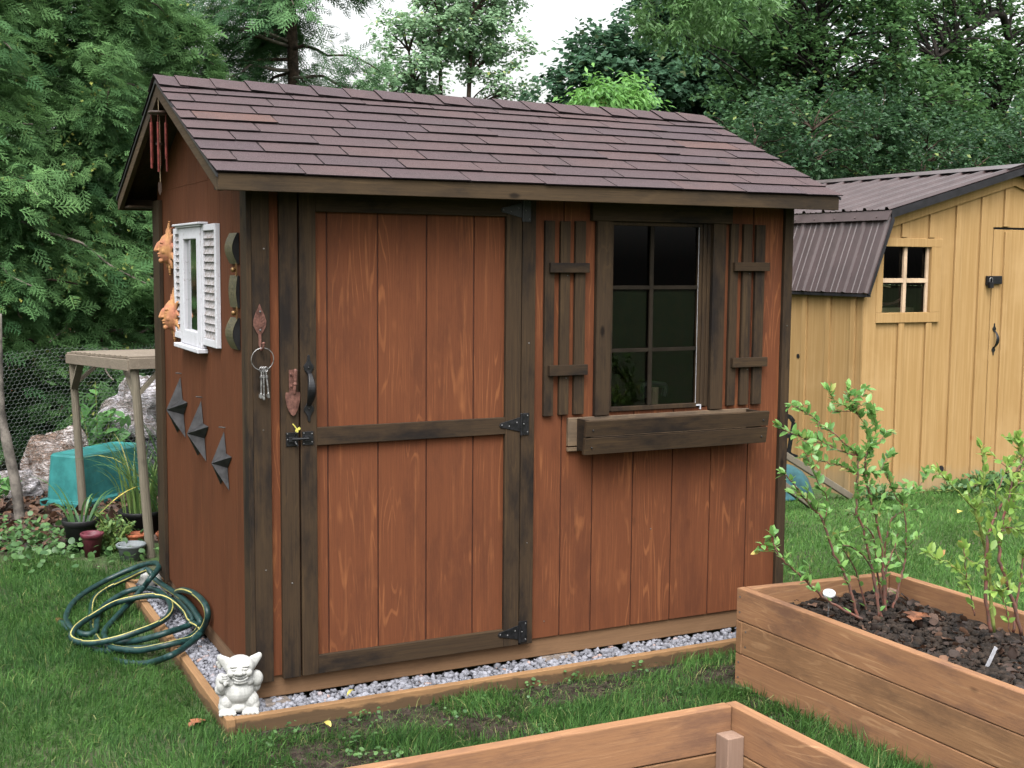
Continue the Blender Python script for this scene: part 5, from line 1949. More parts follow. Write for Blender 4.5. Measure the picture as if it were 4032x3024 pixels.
for sgn in (1, -1):
    fx = (lambda x: x) if sgn > 0 else (lambda x: 2 * XC - x)
    mb.prism([(fx(5.30), RY0, 1.974), (fx(5.306), RY0, 1.915), (fx(XC), RY0, 2.278), (fx(XC), RY0, 2.330)], (0, 0.018, 0))
    mb.prism([(fx(5.112), RY0 + 0.0005, 1.365), (fx(5.128), RY0 + 0.0005, 1.355), (fx(5.335), RY0 + 0.0005, 1.90), (fx(5.317), RY0 + 0.0005, 1.95)], (0, 0.016, 0))
mb.box(5.11, XA - 0.02, RY0 + 0.02, RY1 - 0.02, 1.345, 1.365)
mb.prism([(5.315, RY0 + 0.019, 1.92), (5.315, RY0 + 0.019, 1.932), (XC, RY0 + 0.019, 2.30), (XC, RY0 + 0.019, 2.288)], (0, 0.085, 0))
mb.build("fascia", M['metal_dark'], rf)

# upturned wheelbarrow between the sheds
t = thing("wheelbarrow", (4.55, 2.6, GZ), "upturned wheelbarrow with a teal tray and weathered wooden handles", "wheelbarrow")
mb = MB()
cx, cy = 4.57, 2.80
prof = [(1.0, 0.0), (1.03, 0.012), (1.0, 0.03), (0.97, 0.08), (0.90, 0.17), (0.78, 0.255), (0.60, 0.315), (0.35, 0.345), (0.0, 0.35)]
vs, fs = [], []
NS = 28
for r, z in prof:
    for k in range(NS):
        a = 2 * math.pi * k / NS
        c_, s_ = math.cos(a), math.sin(a)
        ex = 0.92
        vs.append((cx + 0.405 * r * math.copysign(abs(c_) ** ex, c_), cy + 0.25 * r * math.copysign(abs(s_) ** ex, s_), GZ + 0.012 + z * 0.69))
for i in range(len(prof) - 1):
    for k in range(NS):
        k2 = (k + 1) % NS
        fs.append((i * NS + k, i * NS + k2, (i + 1) * NS + k2, (i + 1) * NS + k))
mb.add(vs, fs)
mb.build("tray", M['teal'], t, smooth=True)
for (p, q) in (((4.05, 2.53, 0.485), (5.10, 2.45, -0.128)), ((3.95, 2.16, 0.26), (4.60, 2.30, -0.125))):
    mb = MB()
    mb.bar(p, q, 0.036, 0.048)
    mb.build("handle", M['grey_wood'], t, 0.006)
mb = MB()
P = [(4.50, 2.49, 0.505), (4.55, 2.49, 0.485), (4.578, 2.49, 0.45), (4.54, 2.49, 0.228), (4.565, 2.49, 0.212), (4.62, 2.49, 0.192)]
for i in range(len(P) - 1):
    mb.bar(P[i], P[i + 1], 0.03, 0.014, (0, 1, 0))
mb.bar((4.47, 2.49, 0.355), (4.56, 2.49, 0.355), 0.03, 0.05, (0, 1, 0))
mb.ball((4.555, 2.472, 0.355), 0.008, 8, 6)
mb.build("leg", M['iron'], t, 0.002)

# ------------------------------------------------------------------ back left corner: stand, bin, bags, pots, wire fence
t = thing("plant_stand", (0.45, 3.5, GZ), "weathered wooden slatted stand with braced round legs behind the shed", "plant stand")
LG = [((0.112, 2.762), (0.040, 2.762), 0.985), ((-0.068, 4.25), (-0.112, 4.25), 0.915), ((0.98, 2.80), (0.98, 2.80), 0.98), ((0.86, 4.30), (0.86, 4.30), 0.91)]
for (bx, by), (tx, ty), tz in LG:
    mb = MB()
    mb.tube([(bx, by, GZ), ((bx + tx) / 2, (by + ty) / 2, (GZ + tz) / 2), (tx, ty, tz)], [0.028, 0.026, 0.025], 12)
    mb.build("leg", M['grey_wood'], t)
mb = MB()
mb.bar((0.040 - 0.028, 2.74, 0.975), (-0.112 - 0.028, 4.28, 0.905), 0.024, 0.062)
mb.bar((0.98, 2.74, 0.97), (0.86, 4.33, 0.90), 0.024, 0.062)
mb.bar((0.01, 2.725, 0.985), (1.01, 2.765, 0.98), 0.022, 0.062)
mb.bar((-0.14, 4.29, 0.915), (0.89, 4.34, 0.91), 0.022, 0.062)
mb.build("top_frame", M['grey_wood_y'], t, 0.002)
mb = MB()
for k in range(12):
    f = (k + 0.5) / 12
    y = 2.76 + 1.50 * f
    mb.bar((0.02 - 0.145 * f, y, 1.018 - 0.07 * f), (1.0 - 0.12 * f, y + 0.03, 1.016 - 0.07 * f), 0.082, 0.014)
mb.build("slats", M['grey_wood_y'], t, 0.001)
for pa, pb, w_, up_ in (((0.055, 2.765, 0.80), (0.20, 2.765, 0.955), 0.042, (0, 1, 0)), ((0.052, 2.785, 0.80), (0.03, 2.99, 0.955), 0.042, (1, 0, 0)),
                        ((-0.105, 4.245, 0.73), (0.08, 4.26, 0.885), 0.045, (0, 1, 0)), ((-0.106, 4.23, 0.71), (-0.09, 4.02, 0.89), 0.045, (1, 0, 0))):
    mb = MB()
    mb.bar(pa, pb, 0.022, w_, up_)
    mb.build("brace", M['grey_wood'], t, 0.001)

t = thing("storage_tote", (0.0, 4.6, GZ), "upturned turquoise plastic storage bin on the dead leaves", "storage bin")
u_, v_ = Vector((0.75, 0.66, 0)).normalized(), Vector((-0.66, 0.75, 0)).normalized()
F0 = Vector((-0.085, 4.33, GZ + 0.005))
ctr = F0 + u_ * 0.39 + v_ * 0.165


def rrect(hx, hy, r, z, n=5):
    pts = []
    for qx, qy, a0 in ((1, 1, 0), (-1, 1, 90), (-1, -1, 180), (1, -1, 270)):
        for k in range(n + 1):
            a = math.radians(a0 + 90 * k / n)
            x, y = qx * (hx - r) + r * math.cos(a), qy * (hy - r) + r * math.sin(a)
            p = ctr + u_ * x + v_ * y
            pts.append((p.x, p.y, GZ + z))
    return pts


rings = [rrect(0.40, 0.185, 0.06, 0.0), rrect(0.41, 0.195, 0.06, 0.008), rrect(0.41, 0.195, 0.06, 0.048), rrect(0.395, 0.18, 0.06, 0.054), rrect(0.368, 0.160, 0.055, 0.056), rrect(0.345, 0.140, 0.05, 0.355), rrect(0.335, 0.13, 0.05, 0.37), rrect(0.30, 0.10, 0.04, 0.372), rrect(0.29, 0.09, 0.04, 0.366)]
mb = MB()
n = len(rings[0])
vs = [p for r in rings for p in r]
fs = [(i * n + k, i * n + (k + 1) % n, (i + 1) * n + (k + 1) % n, (i + 1) * n + k) for i in range(len(rings) - 1) for k in range(n)]
fs.append(tuple((len(rings) - 1) * n + k for k in range(n)))
mb.add(vs, fs)
mb.build("bin_body", M['tote'], t, 0.003)
for s in (-1, 1):
    mb = MB()
    c = ctr + u_ * (s * 0.415)
    mb.obox((c.x, c.y, GZ + 0.04), u_ * 0.022, v_ * 0.075, (0, 0, 0.012))
    mb.build("handle", M['tote'], t, 0.006)


def bag(c, r, mat, label, seed, knot=None):
    rs = np.random.default_rng(seed)
    bm = bmesh.new()
    bmesh.ops.create_icosphere(bm, subdivisions=5, radius=1.0)
    ph = rs.uniform(0, 6, (9, 3))
    kk = rs.normal(0, 1, (9, 3)) * np.array([2.5, 2.5, 2.5, 5, 5, 5, 11, 11, 11])[:, None]
    amp = [0.10, 0.09, 0.08, 0.05, 0.05, 0.04, 0.022, 0.022, 0.02]
    for v in bm.verts:
        p = np.array(v.co)
        d = sum(a * math.sin(float(k_ @ p) + float(f[0])) for a, k_, f in zip(amp, kk, ph))
        cr = abs(math.sin(float(kk[6] @ p) * 1.3 + d * 12))
        s = 1 + d - 0.03 * (1 - cr) ** 3
        if knot is not None:
            w = max(0, float(np.dot(p, knot)) - 0.72) / 0.28
            s *= 1 + 0.35 * w - 0.0 * w
            ang = math.atan2(p[2], p[1])
            s *= 1 + 0.05 * w * math.sin(ang * 22)
        v.co = Vector((p[0] * r[0] * s, p[1] * r[1] * s, max(p[2] * r[2] * s, -r[2] * 0.82)))
    me = bpy.data.meshes.new("bag")
    bm.to_mesh(me)
    bm.free()
    me.materials.append(M[mat])
    me.polygons.foreach_set("use_smooth", [True] * len(me.polygons))
    o = bpy.data.objects.new("leaf_bag", me)
    o.location = c
    col.objects.link(o)
    return tag(o, label, "bag", "bags of leaves behind the wire fence")


bag((-0.13, 5.08, 0.06), (0.25, 0.20, 0.265), 'bag_clear', "beige clear plastic bag stuffed with brown leaves, left of the turquoise bin", 1)
bag((0.20, 5.30, 0.03), (0.20, 0.17, 0.215), 'bag_black', "shiny black rubbish bag between the beige and the pale bag", 2)
bag((-0.40, 5.02, -0.06), (0.20, 0.16, 0.12), 'bag_grey', "low flattened plastic bag of leaves at the foot of the leaning post", 7)
bag((0.52, 5.42, 0.40), (0.26, 0.20, 0.25), 'bag_grey', "pale plastic leaf bag piled highest, with pleated neck", 4, np.array([0.25, -0.6, 0.6]))
bag((0.52, 5.42, 0.04), (0.26, 0.20, 0.23), 'bag_black', "black bag lying under the pale leaf bag", 5)

# bent grey post and wire fence
t = thing("wire_fence", (0.2, 4.9, GZ), "sagging chicken wire fence in front of the cedars", "fence")
FA, FB = Vector((-1.0, 4.46, 0)), Vector((1.7, 5.58, 0))
fd = (FB - FA)
FL = fd.length
fd.normalize()
fn = Vector((-fd.y, fd.x, 0))
c_w = 0.036
mb = MB()
nc, nr_ = int(FL / c_w), int(1.12 / (c_w * 0.75))
segs = []
for r in range(nr_):
    for c in range(nc):
        ox = c * c_w + (c_w / 2 if r % 2 else 0)
        oz = GZ + r * c_w * 0.75
        a = (ox, oz + c_w * 0.25)
        b_ = (ox + c_w / 2, oz)
        d_ = (ox + c_w, oz + c_w * 0.25)
        e_ = (ox, oz + c_w * 0.75)
        segs += [(a, b_), (b_, d_), (a, e_)]
segs = np.array(segs)


def fpos(xz):
    x, z = xz[..., 0], xz[..., 1]
    bulge = 0.035 * np.sin(x * 2.3 + 1) + 0.02 * np.sin(x * 5 + z * 4)
    zz = z - 0.03 * np.sin(np.clip(x / FL, 0, 1) * np.pi * 3) ** 2 * np.clip((z - GZ) / 1.1, 0, 1)
    return np.stack([FA.x + fd.x * x + fn.x * bulge, FA.y + fd.y * x + fn.y * bulge, zz], -1)


A_, B_ = fpos(segs[:, 0]), fpos(segs[:, 1])
d_ = unit(B_ - A_)
s1 = unit(np.cross(d_, np.array([fn.x, fn.y, 0.3])))
s2 = np.cross(d_, s1)
wr = 0.00105
Vw = []
for P_ in (A_, B_):
    for k in range(3):
        an = k * 2 * math.pi / 3
        Vw.append(P_ + (s1 * math.cos(an) + s2 * math.sin(an)) * wr)
Vw = np.stack(Vw, 1).reshape(-1, 3)
TFw = np.array([(0, 1, 4, 3), (1, 2, 5, 4), (2, 0, 3, 5)])
Fw = (TFw[None] + (np.arange(len(A_)) * 6)[:, None, None]).reshape(-1, 4)
np_build("wire_mesh", Vw, Fw, M['wire'], t)
for px, py, h in ((-1.0, 4.46, 1.15), (1.7, 5.58, 1.1)):
    mb = MB()
    mb.tube([(px, py, GZ), (px + 0.01, py, 0.5), (px, py, h)], 0.025, 8)
    mb.build("post", M['bark_post'], t)
mb = MB()
mb.tube(catmull([(-0.478, 4.10, GZ - 0.05), (-0.500, 4.10, 0.08), (-0.535, 4.10, 0.30), (-0.567, 4.10, 0.52), (-0.578, 4.10, 0.66), (-0.575, 4.10, 1.22)], 4), [0.036] * 5 + [0.034] * 6 + [0.026] * 6 + [0.022] * 4, 10)
o = mb.build("branch_post", M['bark_post'], smooth=True)
tag(o, "crooked grey branch used as a post at the left edge", "post")


# pots
def pot(name, c, rt, rb, h, mat, label, rim=0.008, soil=True):
    t = thing(name, (c[0], c[1], GZ), label, "plant pot", None)
    mb = MB()
    pr = [(0.0, 0.002), (rb, 0.002), (rb + (rt - rb) * 0.78, h * 0.78), (rt - 0.001, h * 0.80), (rt + rim * 0.5, h * 0.81), (rt + rim, h - 0.004), (rt + rim * 0.6, h), (rt - 0.003, h - 0.003), (rb * 0.97, h * 0.55), (0, h * 0.55)]
    mb.lathe(pr, (c[0], c[1], GZ), 28)
    mb.build("pot_wall", M[mat], t, 0, True)
    if soil:
        mb = MB()
        mb.lathe([(0, h * 0.72), (rt - 0.012, h * 0.70)], (c[0], c[1], GZ), 20)
        mb.build("soil", M['soil'], t)
    return t


pot("plant_pot", (-0.19, 2.92), 0.060, 0.043, 0.142, 'pot_maroon', "maroon plastic flower pot on the grass edge")
pot("plant_pot", (-0.002, 2.735), 0.077, 0.060, 0.098, 'pot_grey', "grey plastic pot beside the stand's front leg")
lily_pot = pot("plant_pot", (-0.225, 3.14), 0.100, 0.075, 0.185, 'pot_black', "large black pot of arching strap leaved plants behind the maroon pot")
reed_pot = pot("plant_pot", (0.16, 3.35), 0.13, 0.10, 0.17, 'pot_black', "wide black pot of tall pale reeds under the stand")
pot("plant_pot", (0.075, 2.99), 0.06, 0.045, 0.10, 'pot_terra', "small terracotta pot half hidden behind the stand's front leg")
pot("plant_pot", (0.235, 2.90), 0.06, 0.045, 0.11, 'pot_terra', "terracotta pot between the stand's leg and the shed's back corner")


def straps(pos0, n, lmin, lmax, w, spread, droop, seed, rad, zbase):
    rs = np.random.default_rng(seed)
    V, F, tone, tip = [], [], [], []
    for i in range(n):
        a = rs.uniform(0, 2 * math.pi)
        L_ = rs.uniform(lmin, lmax)
        rr = rad * math.sqrt(rs.random())
        p = np.array([pos0[0] + rr * math.cos(a), pos0[1] + rr * math.sin(a), zbase])
        el = math.radians(rs.uniform(90 - spread, 88))
        az = a + rs.normal(0, 0.5)
        k = 8
        base = len(V)
        dr = droop * rs.uniform(0.3, 1.5)
        side = np.array([-math.sin(az), math.cos(az), 0])
        tw = rs.normal(0, 0.3)
        tn, tp = rs.random(), (rs.random() < 0.1) * rs.random()
        for j in range(k + 1):
            f = j / k
            wd = w * (1 - f ** 2.5) * (0.6 + 0.4 * min(1, f * 4)) * 0.5 + 0.0004
            s_ = side * math.cos(tw * f) + np.array([0, 0, 1]) * math.sin(tw * f)
            V += [p - s_ * wd, p + s_ * wd]
            e = el - dr * f * f * 2.2
            p = p + np.array([math.cos(e) * math.cos(az), math.cos(e) * math.sin(az), math.sin(e)]) * L_ / k
        for j in range(k):
            F.append((base + 2 * j, base + 2 * j + 1, base + 2 * j + 3, base + 2 * j + 2))
            tone.append(tn)
            tip.append(tp if j > 3 else tp * 0.4)
    return np.array(V), np.array(F), tone, tip


def strap_plant(name, label, mat, group=None, **kw):
    V_, F_, tn, tp = straps(**kw)
    o = np_build(name, V_, F_, M[mat], tone=tn, tip=tp, base=(*kw['pos0'][:2], kw['zbase']))
    return tag(o, label, "plant", group)


strap_plant("strap_plant", "arching dark green strap leaves growing from the large black pot", 'L_strap', pos0=(-0.225, 3.14), n=20, lmin=0.24, lmax=0.46, w=0.015, spread=55, droop=0.9, seed=11, rad=0.06, zbase=GZ + 0.13)
strap_plant("reed_clump", "tall pale green reeds standing in the wide black pot", 'L_reed', pos0=(0.16, 3.35), n=70, lmin=0.30, lmax=0.62, w=0.011, spread=18, droop=0.5, seed=12, rad=0.10, zbase=GZ + 0.11)
strap_plant("reed_clump", "dark grassy clump between the stand and the shed wall", 'L_strap', pos0=(0.42, 3.25), n=120, lmin=0.4, lmax=1.0, w=0.014, spread=35, droop=0.7, seed=13, rad=0.12, zbase=GZ)


# small bushy leaf plants
def leafy(name, label, c, r, n, leaf, mat, seed, cat="plant", up=0.4, stems=14):
    rs = np.random.default_rng(seed)
    t = thing(name, (c[0], c[1], GZ if c[2] < 1 else c[2]), label, cat)
    mb = MB()
    pos, fw = [], []
    for i in range(stems):
        a, rr = rs.uniform(0, 6.28), math.sqrt(rs.random())
        tipp = Vector((c[0] + r[0] * rr * math.cos(a), c[1] + r[1] * rr * math.sin(a), c[2] + r[2] * rs.uniform(0.2, 1.0) * (1.1 - 0.5 * rr)))
        b0 = Vector((c[0] + 0.3 * r[0] * rr * math.cos(a), c[1] + 0.3 * r[1] * rr * math.sin(a), c[2]))
        mid = (b0 + tipp) / 2 + Vector((0, 0, 0.12 * r[2]))
        P_ = catmull([b0, mid, tipp], 4)
        mb.tube(P_, [0.004 * (1 - 0.6 * k / 9) for k in range(len(P_))], 5)
        for _ in range(n // stems):
            g = rs.uniform(0.2, 1.0)
            q = P_[int(g * (len(P_) - 1))]
            pos.append(np.array(q) + rs.normal(0, leaf * 0.25, 3))
            fw.append(np.array([math.cos(a), math.sin(a), 0]) * 0.5 + rs.normal(0, 0.7, 3) + np.array([0, 0, up]))
    mb.build("stems", M['cane_green'], t)
    pos, fw = np.array(pos), unit(np.array(fw))
    m = len(pos)
    nrm = np.stack([rs.normal(0, .4, m), rs.normal(-.2, .4, m), np.ones(m)], 1)
    V_, F_ = scatter(LEAF6[0], LEAF6[1], pos, fw, nrm, leaf * rs.uniform(0.6, 1.2, m))
    o = np_build("leaves", V_, F_, M[mat], t, tone=np.repeat(rs.random(m), 8))
    o["kind"] = "stuff"
    return t


leafy("broad_leaf_plant", "broad leaved green plant behind the wire fence, left of the pale bag", (0.17, 5.12, GZ), (0.26, 0.12, 0.85), 230, 0.125, 'L_broad', 21, up=0.1, stems=22)
leafy("leafy_plant", "feathery light green plant around the maroon and grey pots", (-0.06, 3.02, GZ), (0.16, 0.12, 0.30), 420, 0.048, 'L_reed', 22, stems=24)
leafy("leafy_plant", "small leafy plant at the foot of the shed's back corner", (0.22, 2.62, GZ), (0.10, 0.10, 0.14), 120, 0.045, 'L_weed', 23)
leafy("leafy_plant", "dark weeds along the ochre shed's base by its door", (6.25, 2.33, GZ), (0.50, 0.08, 0.15), 340, 0.06, 'L_weed', 24, stems=30)
leafy("leafy_plant", "low weeds at the ochre shed's left corner by the wheelbarrow handle", (5.22, 2.30, GZ), (0.14, 0.08, 0.18), 120, 0.06, 'L_weed', 25)
leafy("leafy_plant", "ferny green sprig at the left edge in front of the wire fence", (-0.72, 4.30, GZ), (0.22, 0.15, 0.55), 260, 0.07, 'L_broad', 26)

# ground cover and dead leaves (nobody could count these)
n = 1700
x = rng.uniform(-1.6, 0.12, n)
y = 2.35 + rng.normal(0.75, 0.30, n) - 0.15 * x + 0.25 * np.clip(-x - 0.2, 0, 1)
keep = ~((x > -0.18) & (y < 2.05)) & (y > 2.25) & (rng.random(n) < np.where((x > -0.32) & (y > 2.5), 0.35, 0.9))
x, y = x[keep], y[keep]
n = len(x)
hh = GZ + rng.uniform(0.015, 0.10, n)
a = np.linspace(0.35, 2 * math.pi - 0.35, 8)
RT = np.concatenate([[(0, 0, 0)], np.stack([0.5 * np.sin(a), 0.45 - 0.5 * np.cos(a) * -1 * -1, 0.06 * np.cos(2 * a)], 1)])
RF = np.array([(0, i, i + 1) for i in range(1, 8)])
V_, F_ = scatter(RT, RF, np.stack([x, y, hh], 1), rdir(n, 0.1, 0.4), rdir(n, 2.0), rng.uniform(0.016, 0.050, n))
o = np_build("ground_cover", V_, F_, M['L_weed'], tone=np.repeat(rng.random(n), 7))
tag(o, kind='stuff')
n = 5200
x = rng.uniform(-1.8, 1.6, n)
y = rng.uniform(3.15, 5.6, n) - 0.1 * x
V_, F_ = scatter(T, TF, np.stack([x, y, GZ + rng.uniform(0.002, 0.03, n)], 1), rdir(n, 0, 0.35), rdir(n, 1.3), rng.uniform(0.025, 0.075, n))
o = np_build("leaf_litter", V_, F_, M['dead_leaf'], tone=np.repeat(rng.random(n) ** 1.5, len(TF)))
tag(o, kind='stuff')
mb = MB()
pts = []
for i in range(24):
    aa = 2 * math.pi * i / 24
    pts.append((-0.1 + 2.0 * math.cos(aa) * (1 + 0.08 * math.sin(3 * aa)), 4.75 + 1.62 * math.sin(aa) * (1 + 0.06 * math.sin(4 * aa)), GZ + 0.004))
mb.add(pts, [tuple(range(24))])
o = mb.build("litter_soil", M['soil'])
tag(o, kind='structure')


# bare soil showing through the lawn in front of the shed
mb = MB()
pts = []
for i in range(60):
    f = i / 59
    pts.append((-0.22 + 2.75 * f, -0.158, GZ + 0.004))
for i in range(60):
    f = 1 - i / 59
    pts.append((-0.22 + 2.75 * f, -1.05 - 0.25 * math.sin(f * 5) - 0.06 * math.sin(f * 23), GZ + 0.004))
mb.add(pts, [tuple(range(120))])
o = mb.build("bare_soil", M['strip_soil'])
tag(o, kind='structure')


# ------------------------------------------------------------------ grass
def vnoise(x, y, s, seed):
    r = np.random.default_rng(seed)
    out = np.zeros_like(x)
    for i in range(7):
        k = r.normal(0, 1, 2) * s
        out += np.sin(x * k[0] + y * k[1] + r.uniform(0, 6.28))
    return out / 7 ** 0.5


BLADE = (np.array([(-1, 0, 0), (1, 0, 0), (-0.8, 0, 0.45), (0.8, 0, 0.45), (0, 0, 1.0)], float), np.array([(0, 1, 3), (0, 3, 2), (2, 3, 4)]))


def grass(name, x, y, length, width, lean, tonev, tipv=0.03):
    n = len(x)
    az = rng.uniform(0, 2 * math.pi, n)
    b_az = rng.uniform(0, 2 * math.pi, n)
    L_ = length * rng.uniform(0.5, 1.25, n)
    ln = np.abs(rng.normal(0, lean, n))
    b_az = np.where(rng.random(n) < 0.6, 2.2 * vnoise(x, y, 7.0, 77) + rng.normal(0, 0.7, n), b_az)
    length = length * (1 + 0.22 * vnoise(x, y, 17.0, 78))
    wx, wy = np.cos(az) * width, np.sin(az) * width
    V = np.zeros((n, 5, 3))
    hz = np.array([0, 0, 0.5, 0.5, 1.0])
    wd = np.array([-1, 1, -0.8, 0.8, 0.0])
    off = np.array([0, 0, 0.28, 0.28, 1.0])
    bend = ln[:, None] * off[None]
    V[:, :, 0] = x[:, None] + wd[None] * wx[:, None] + np.cos(b_az)[:, None] * bend * L_[:, None]
    V[:, :, 1] = y[:, None] + wd[None] * wy[:, None] + np.sin(b_az)[:, None] * bend * L_[:, None]
    V[:, :, 2] = GZ + hz[None] * L_[:, None] * np.sqrt(np.clip(1 - bend ** 2 * 0.6, 0.12, 1))
    F = BLADE[1][None] + (np.arange(n) * 5)[:, None, None]
    tone = np.clip(tonev + rng.normal(0, 0.30, n), 0, 1)
    tip = (rng.random(n) < tipv) * rng.uniform(0.3, 1, n)
    o = np_build(name, V.reshape(-1, 3), F.reshape(-1, 3), M['grass'], tone=np.repeat(tone, 3), tip=np.repeat(tip, 3))
    return tag(o, kind='stuff')


def blocked(x, y, m=0.0):
    b = (x > BX0 - 0.004) & (x < BX1 + 0.1) & (y > BY0 - 0.006) & (y < BY1)
    b |= (x > 0) & (x < W) & (y > 0) & (y < D)
    b |= (x > 1.875 + (-0.467 - y) * 0.03) & (x < 2.66 + (-0.53 - y) * 0.035) & (y > -2.76) & (y < -0.463 - (x - 1.88) * 0.08)
    b |= (x > -0.955) & (x < 1.082 + (-1.54 - y) * 0.03) & (y > -2.56) & (y < -1.497 - 0.02 * (x + 0.95) / 1.0)
    b |= (x > 5.15) & (x < 8.1) & (y > 2.44)
    return b


# left lawn
n = 88000
x, y = rng.uniform(-1.9, 0.0, n), rng.uniform(-1.45, 3.15, n)
edge = 2.75 - 0.1 * x + 0.18 * np.sin(x * 9)
k = ~blocked(x, y) & (y < edge + rng.normal(0, 0.14, n))
# sparse next to the border
k &= (rng.random(n) > np.where(x > BX0 - 0.09, 0.55, 0.0) * (vnoise(x, y, 6, 5) > -0.2))
x, y = x[k], y[k]
grass("lawn_grass", x, y, 0.046 + 0.012 * vnoise(x, y, 3, 1), 0.0017, 1.1, 0.34 + 0.10 * vnoise(x, y, 21, 13) + 0.14 * vnoise(x, y, 2.2, 2) + 0.1 * vnoise(x, y, 9, 12))
# patchy strip in front of the shed and between the beds
n = 90000
x, y = rng.uniform(-0.2, 2.6, n), rng.uniform(-1.60, -0.155, n)
dens = 0.45 + 0.50 * vnoise(x, y, 6.0, 8) + 0.35 * vnoise(x, y, 14, 9) + np.clip((-0.62 - y) * 0.9, -0.3, 0.45)
k = ~blocked(x, y) & (rng.random(n) < np.clip(dens, 0.0, 1))
x, y = x[k], y[k]
grass("lawn_grass", x, y, 0.056 + 0.014 * vnoise(x, y, 4, 3), 0.0017, 1.0, 0.45 + 0.12 * vnoise(x, y, 19, 14) + 0.14 * vnoise(x, y, 4, 4), 0.05)
n = 5000
x, y = rng.uniform(1.0, 1.95, n), rng.uniform(-2.6, -0.9, n)
k = ~blocked(x, y) & (vnoise(x, y, 5, 15) > -0.4)
grass("lawn_grass", x[k], y[k], 0.09, 0.002, 0.7, 0.5)
# back lawn between the sheds
n = 100000
x, y = rng.uniform(2.3, 8.2, n), rng.uniform(-0.9, 2.55, n)
k = ~blocked(x, y)
x, y = x[k], y[k]
grass("lawn_grass", x, y, 0.045 + 0.008 * vnoise(x, y, 3, 31), 0.0024, 0.9, 0.95 + 0.14 * vnoise(x, y, 1.6, 32), 0.04)
# crumbs of soil on the bare patches
n = 5200
x, y = rng.uniform(-0.2, 2.45, n), rng.uniform(-1.25, -0.17, n)
k = ~blocked(x, y)
x, y = x[k], y[k]
Vr, Fr = rocks(np.stack([x, y, np.full(len(x), GZ + 0.004)], 1), 0.003 + 0.009 * rng.random(len(x)) ** 3)
o = np_build("soil_crumbs", Vr, Fr, M['strip_soil'])
tag(o, kind='stuff')
# short thatch between the tufts
n = 14000
x, y = rng.uniform(-0.2, 2.45, n), rng.uniform(-1.3, -0.165, n)
k = ~blocked(x, y)
x, y = x[k], y[k]
grass("lawn_grass", x, y, 0.028 + 0 * x, 0.0013, 1.6, 0.35 + 0.12 * vnoise(x, y, 9, 44), 0.30)
# clover and small weeds in the bare strip
n = 420
cx_ = rng.uniform(-0.1, 1.8, 40)
cy_ = rng.uniform(-1.0, -0.19, 40)
ii = rng.integers(0, 40, n)
x, y = cx_[ii] + rng.normal(0, 0.022, n), cy_[ii] + rng.normal(0, 0.018, n)
k = ~blocked(x, y)
V_, F_ = scatter(RT, RF, np.stack([x, y, GZ + rng.uniform(0.01, 0.05, n)], 1)[k], rdir(k.sum(), 0, 0.4), rdir(k.sum(), 2.2), rng.uniform(0.009, 0.020, k.sum()))
o = np_build("clover", V_, F_, M['L_weed'], tone=np.repeat(rng.random(k.sum()), 7))
tag(o, kind='stuff')

# ------------------------------------------------------------------ trees and shrubs
def frond_template(seed):
    """flat cedar spray: a stalk with short forked side shoots"""
    rs = np.random.default_rng(seed)
    V, F = [], []

    def q(a, b, w):
        a, b = np.array(a), np.array(b)
        d = b - a
        s = np.array([-d[1], d[0], 0])
        s = s / (np.linalg.norm(s) + 1e-9) * w
        i = len(V)
        V.extend([a - s * 0.5, a + s * 0.5, b + s * 0.35, b - s * 0.35])
        F.append((i, i + 1, i + 2, i + 3))
    droop = lambda y: -0.22 * y * y
    n = 5
    for i in range(n):
        f = i / n
        y0, y1 = f, (i + 1) / n
        q((0, y0, droop(y0)), (0, y1, droop(y1)), 0.045)
        for s in (-1, 1):
            L = 0.46 * (1 - f) ** 0.75 * rs.uniform(0.75, 1.2) + 0.07
            ya = y0 + (0.09 if s > 0 else 0.0)
            e = (s * L * 0.74, ya + L * 0.72, droop(ya) - 0.12 * L + rs.uniform(-.04, .04))
            q((0, ya, droop(ya)), e, 0.040)
            for g in (0.35, 0.66):
                m = (e[0] * g, ya + (e[1] - ya) * g, droop(ya) + (e[2] - droop(ya)) * g)
                l2 = L * 0.34 * (1.15 - g)
                q(m, (m[0] + s * l2 * 1.0, m[1] + l2 * 0.12, m[2] - 0.1 * l2), 0.036)
                q(m, (m[0] + s * l2 * 0.10, m[1] + l2 * 1.0, m[2] - 0.1 * l2), 0.036)
    return np.array(V), np.array(F)


FR = frond_template(3)


def limbs(mb, P0, targets, r0, n=6, sag=0.12):
    for tg in targets:
        p, q = np.array(P0(tg)), np.array(tg)
        d = np.linalg.norm(q - p)
        m1 = p + (q - p) * 0.35 + np.array([0, 0, sag * d]) + rng.normal(0, 0.04 * d, 3)
        m2 = p + (q - p) * 0.7 + np.array([0, 0, sag * 0.6 * d]) + rng.normal(0, 0.04 * d, 3)
        P = catmull([p, m1, m2, q], 3)
        mb.tube(P, [r0 * (1 - 0.85 * i / (len(P) - 1)) for i in range(len(P))], n)


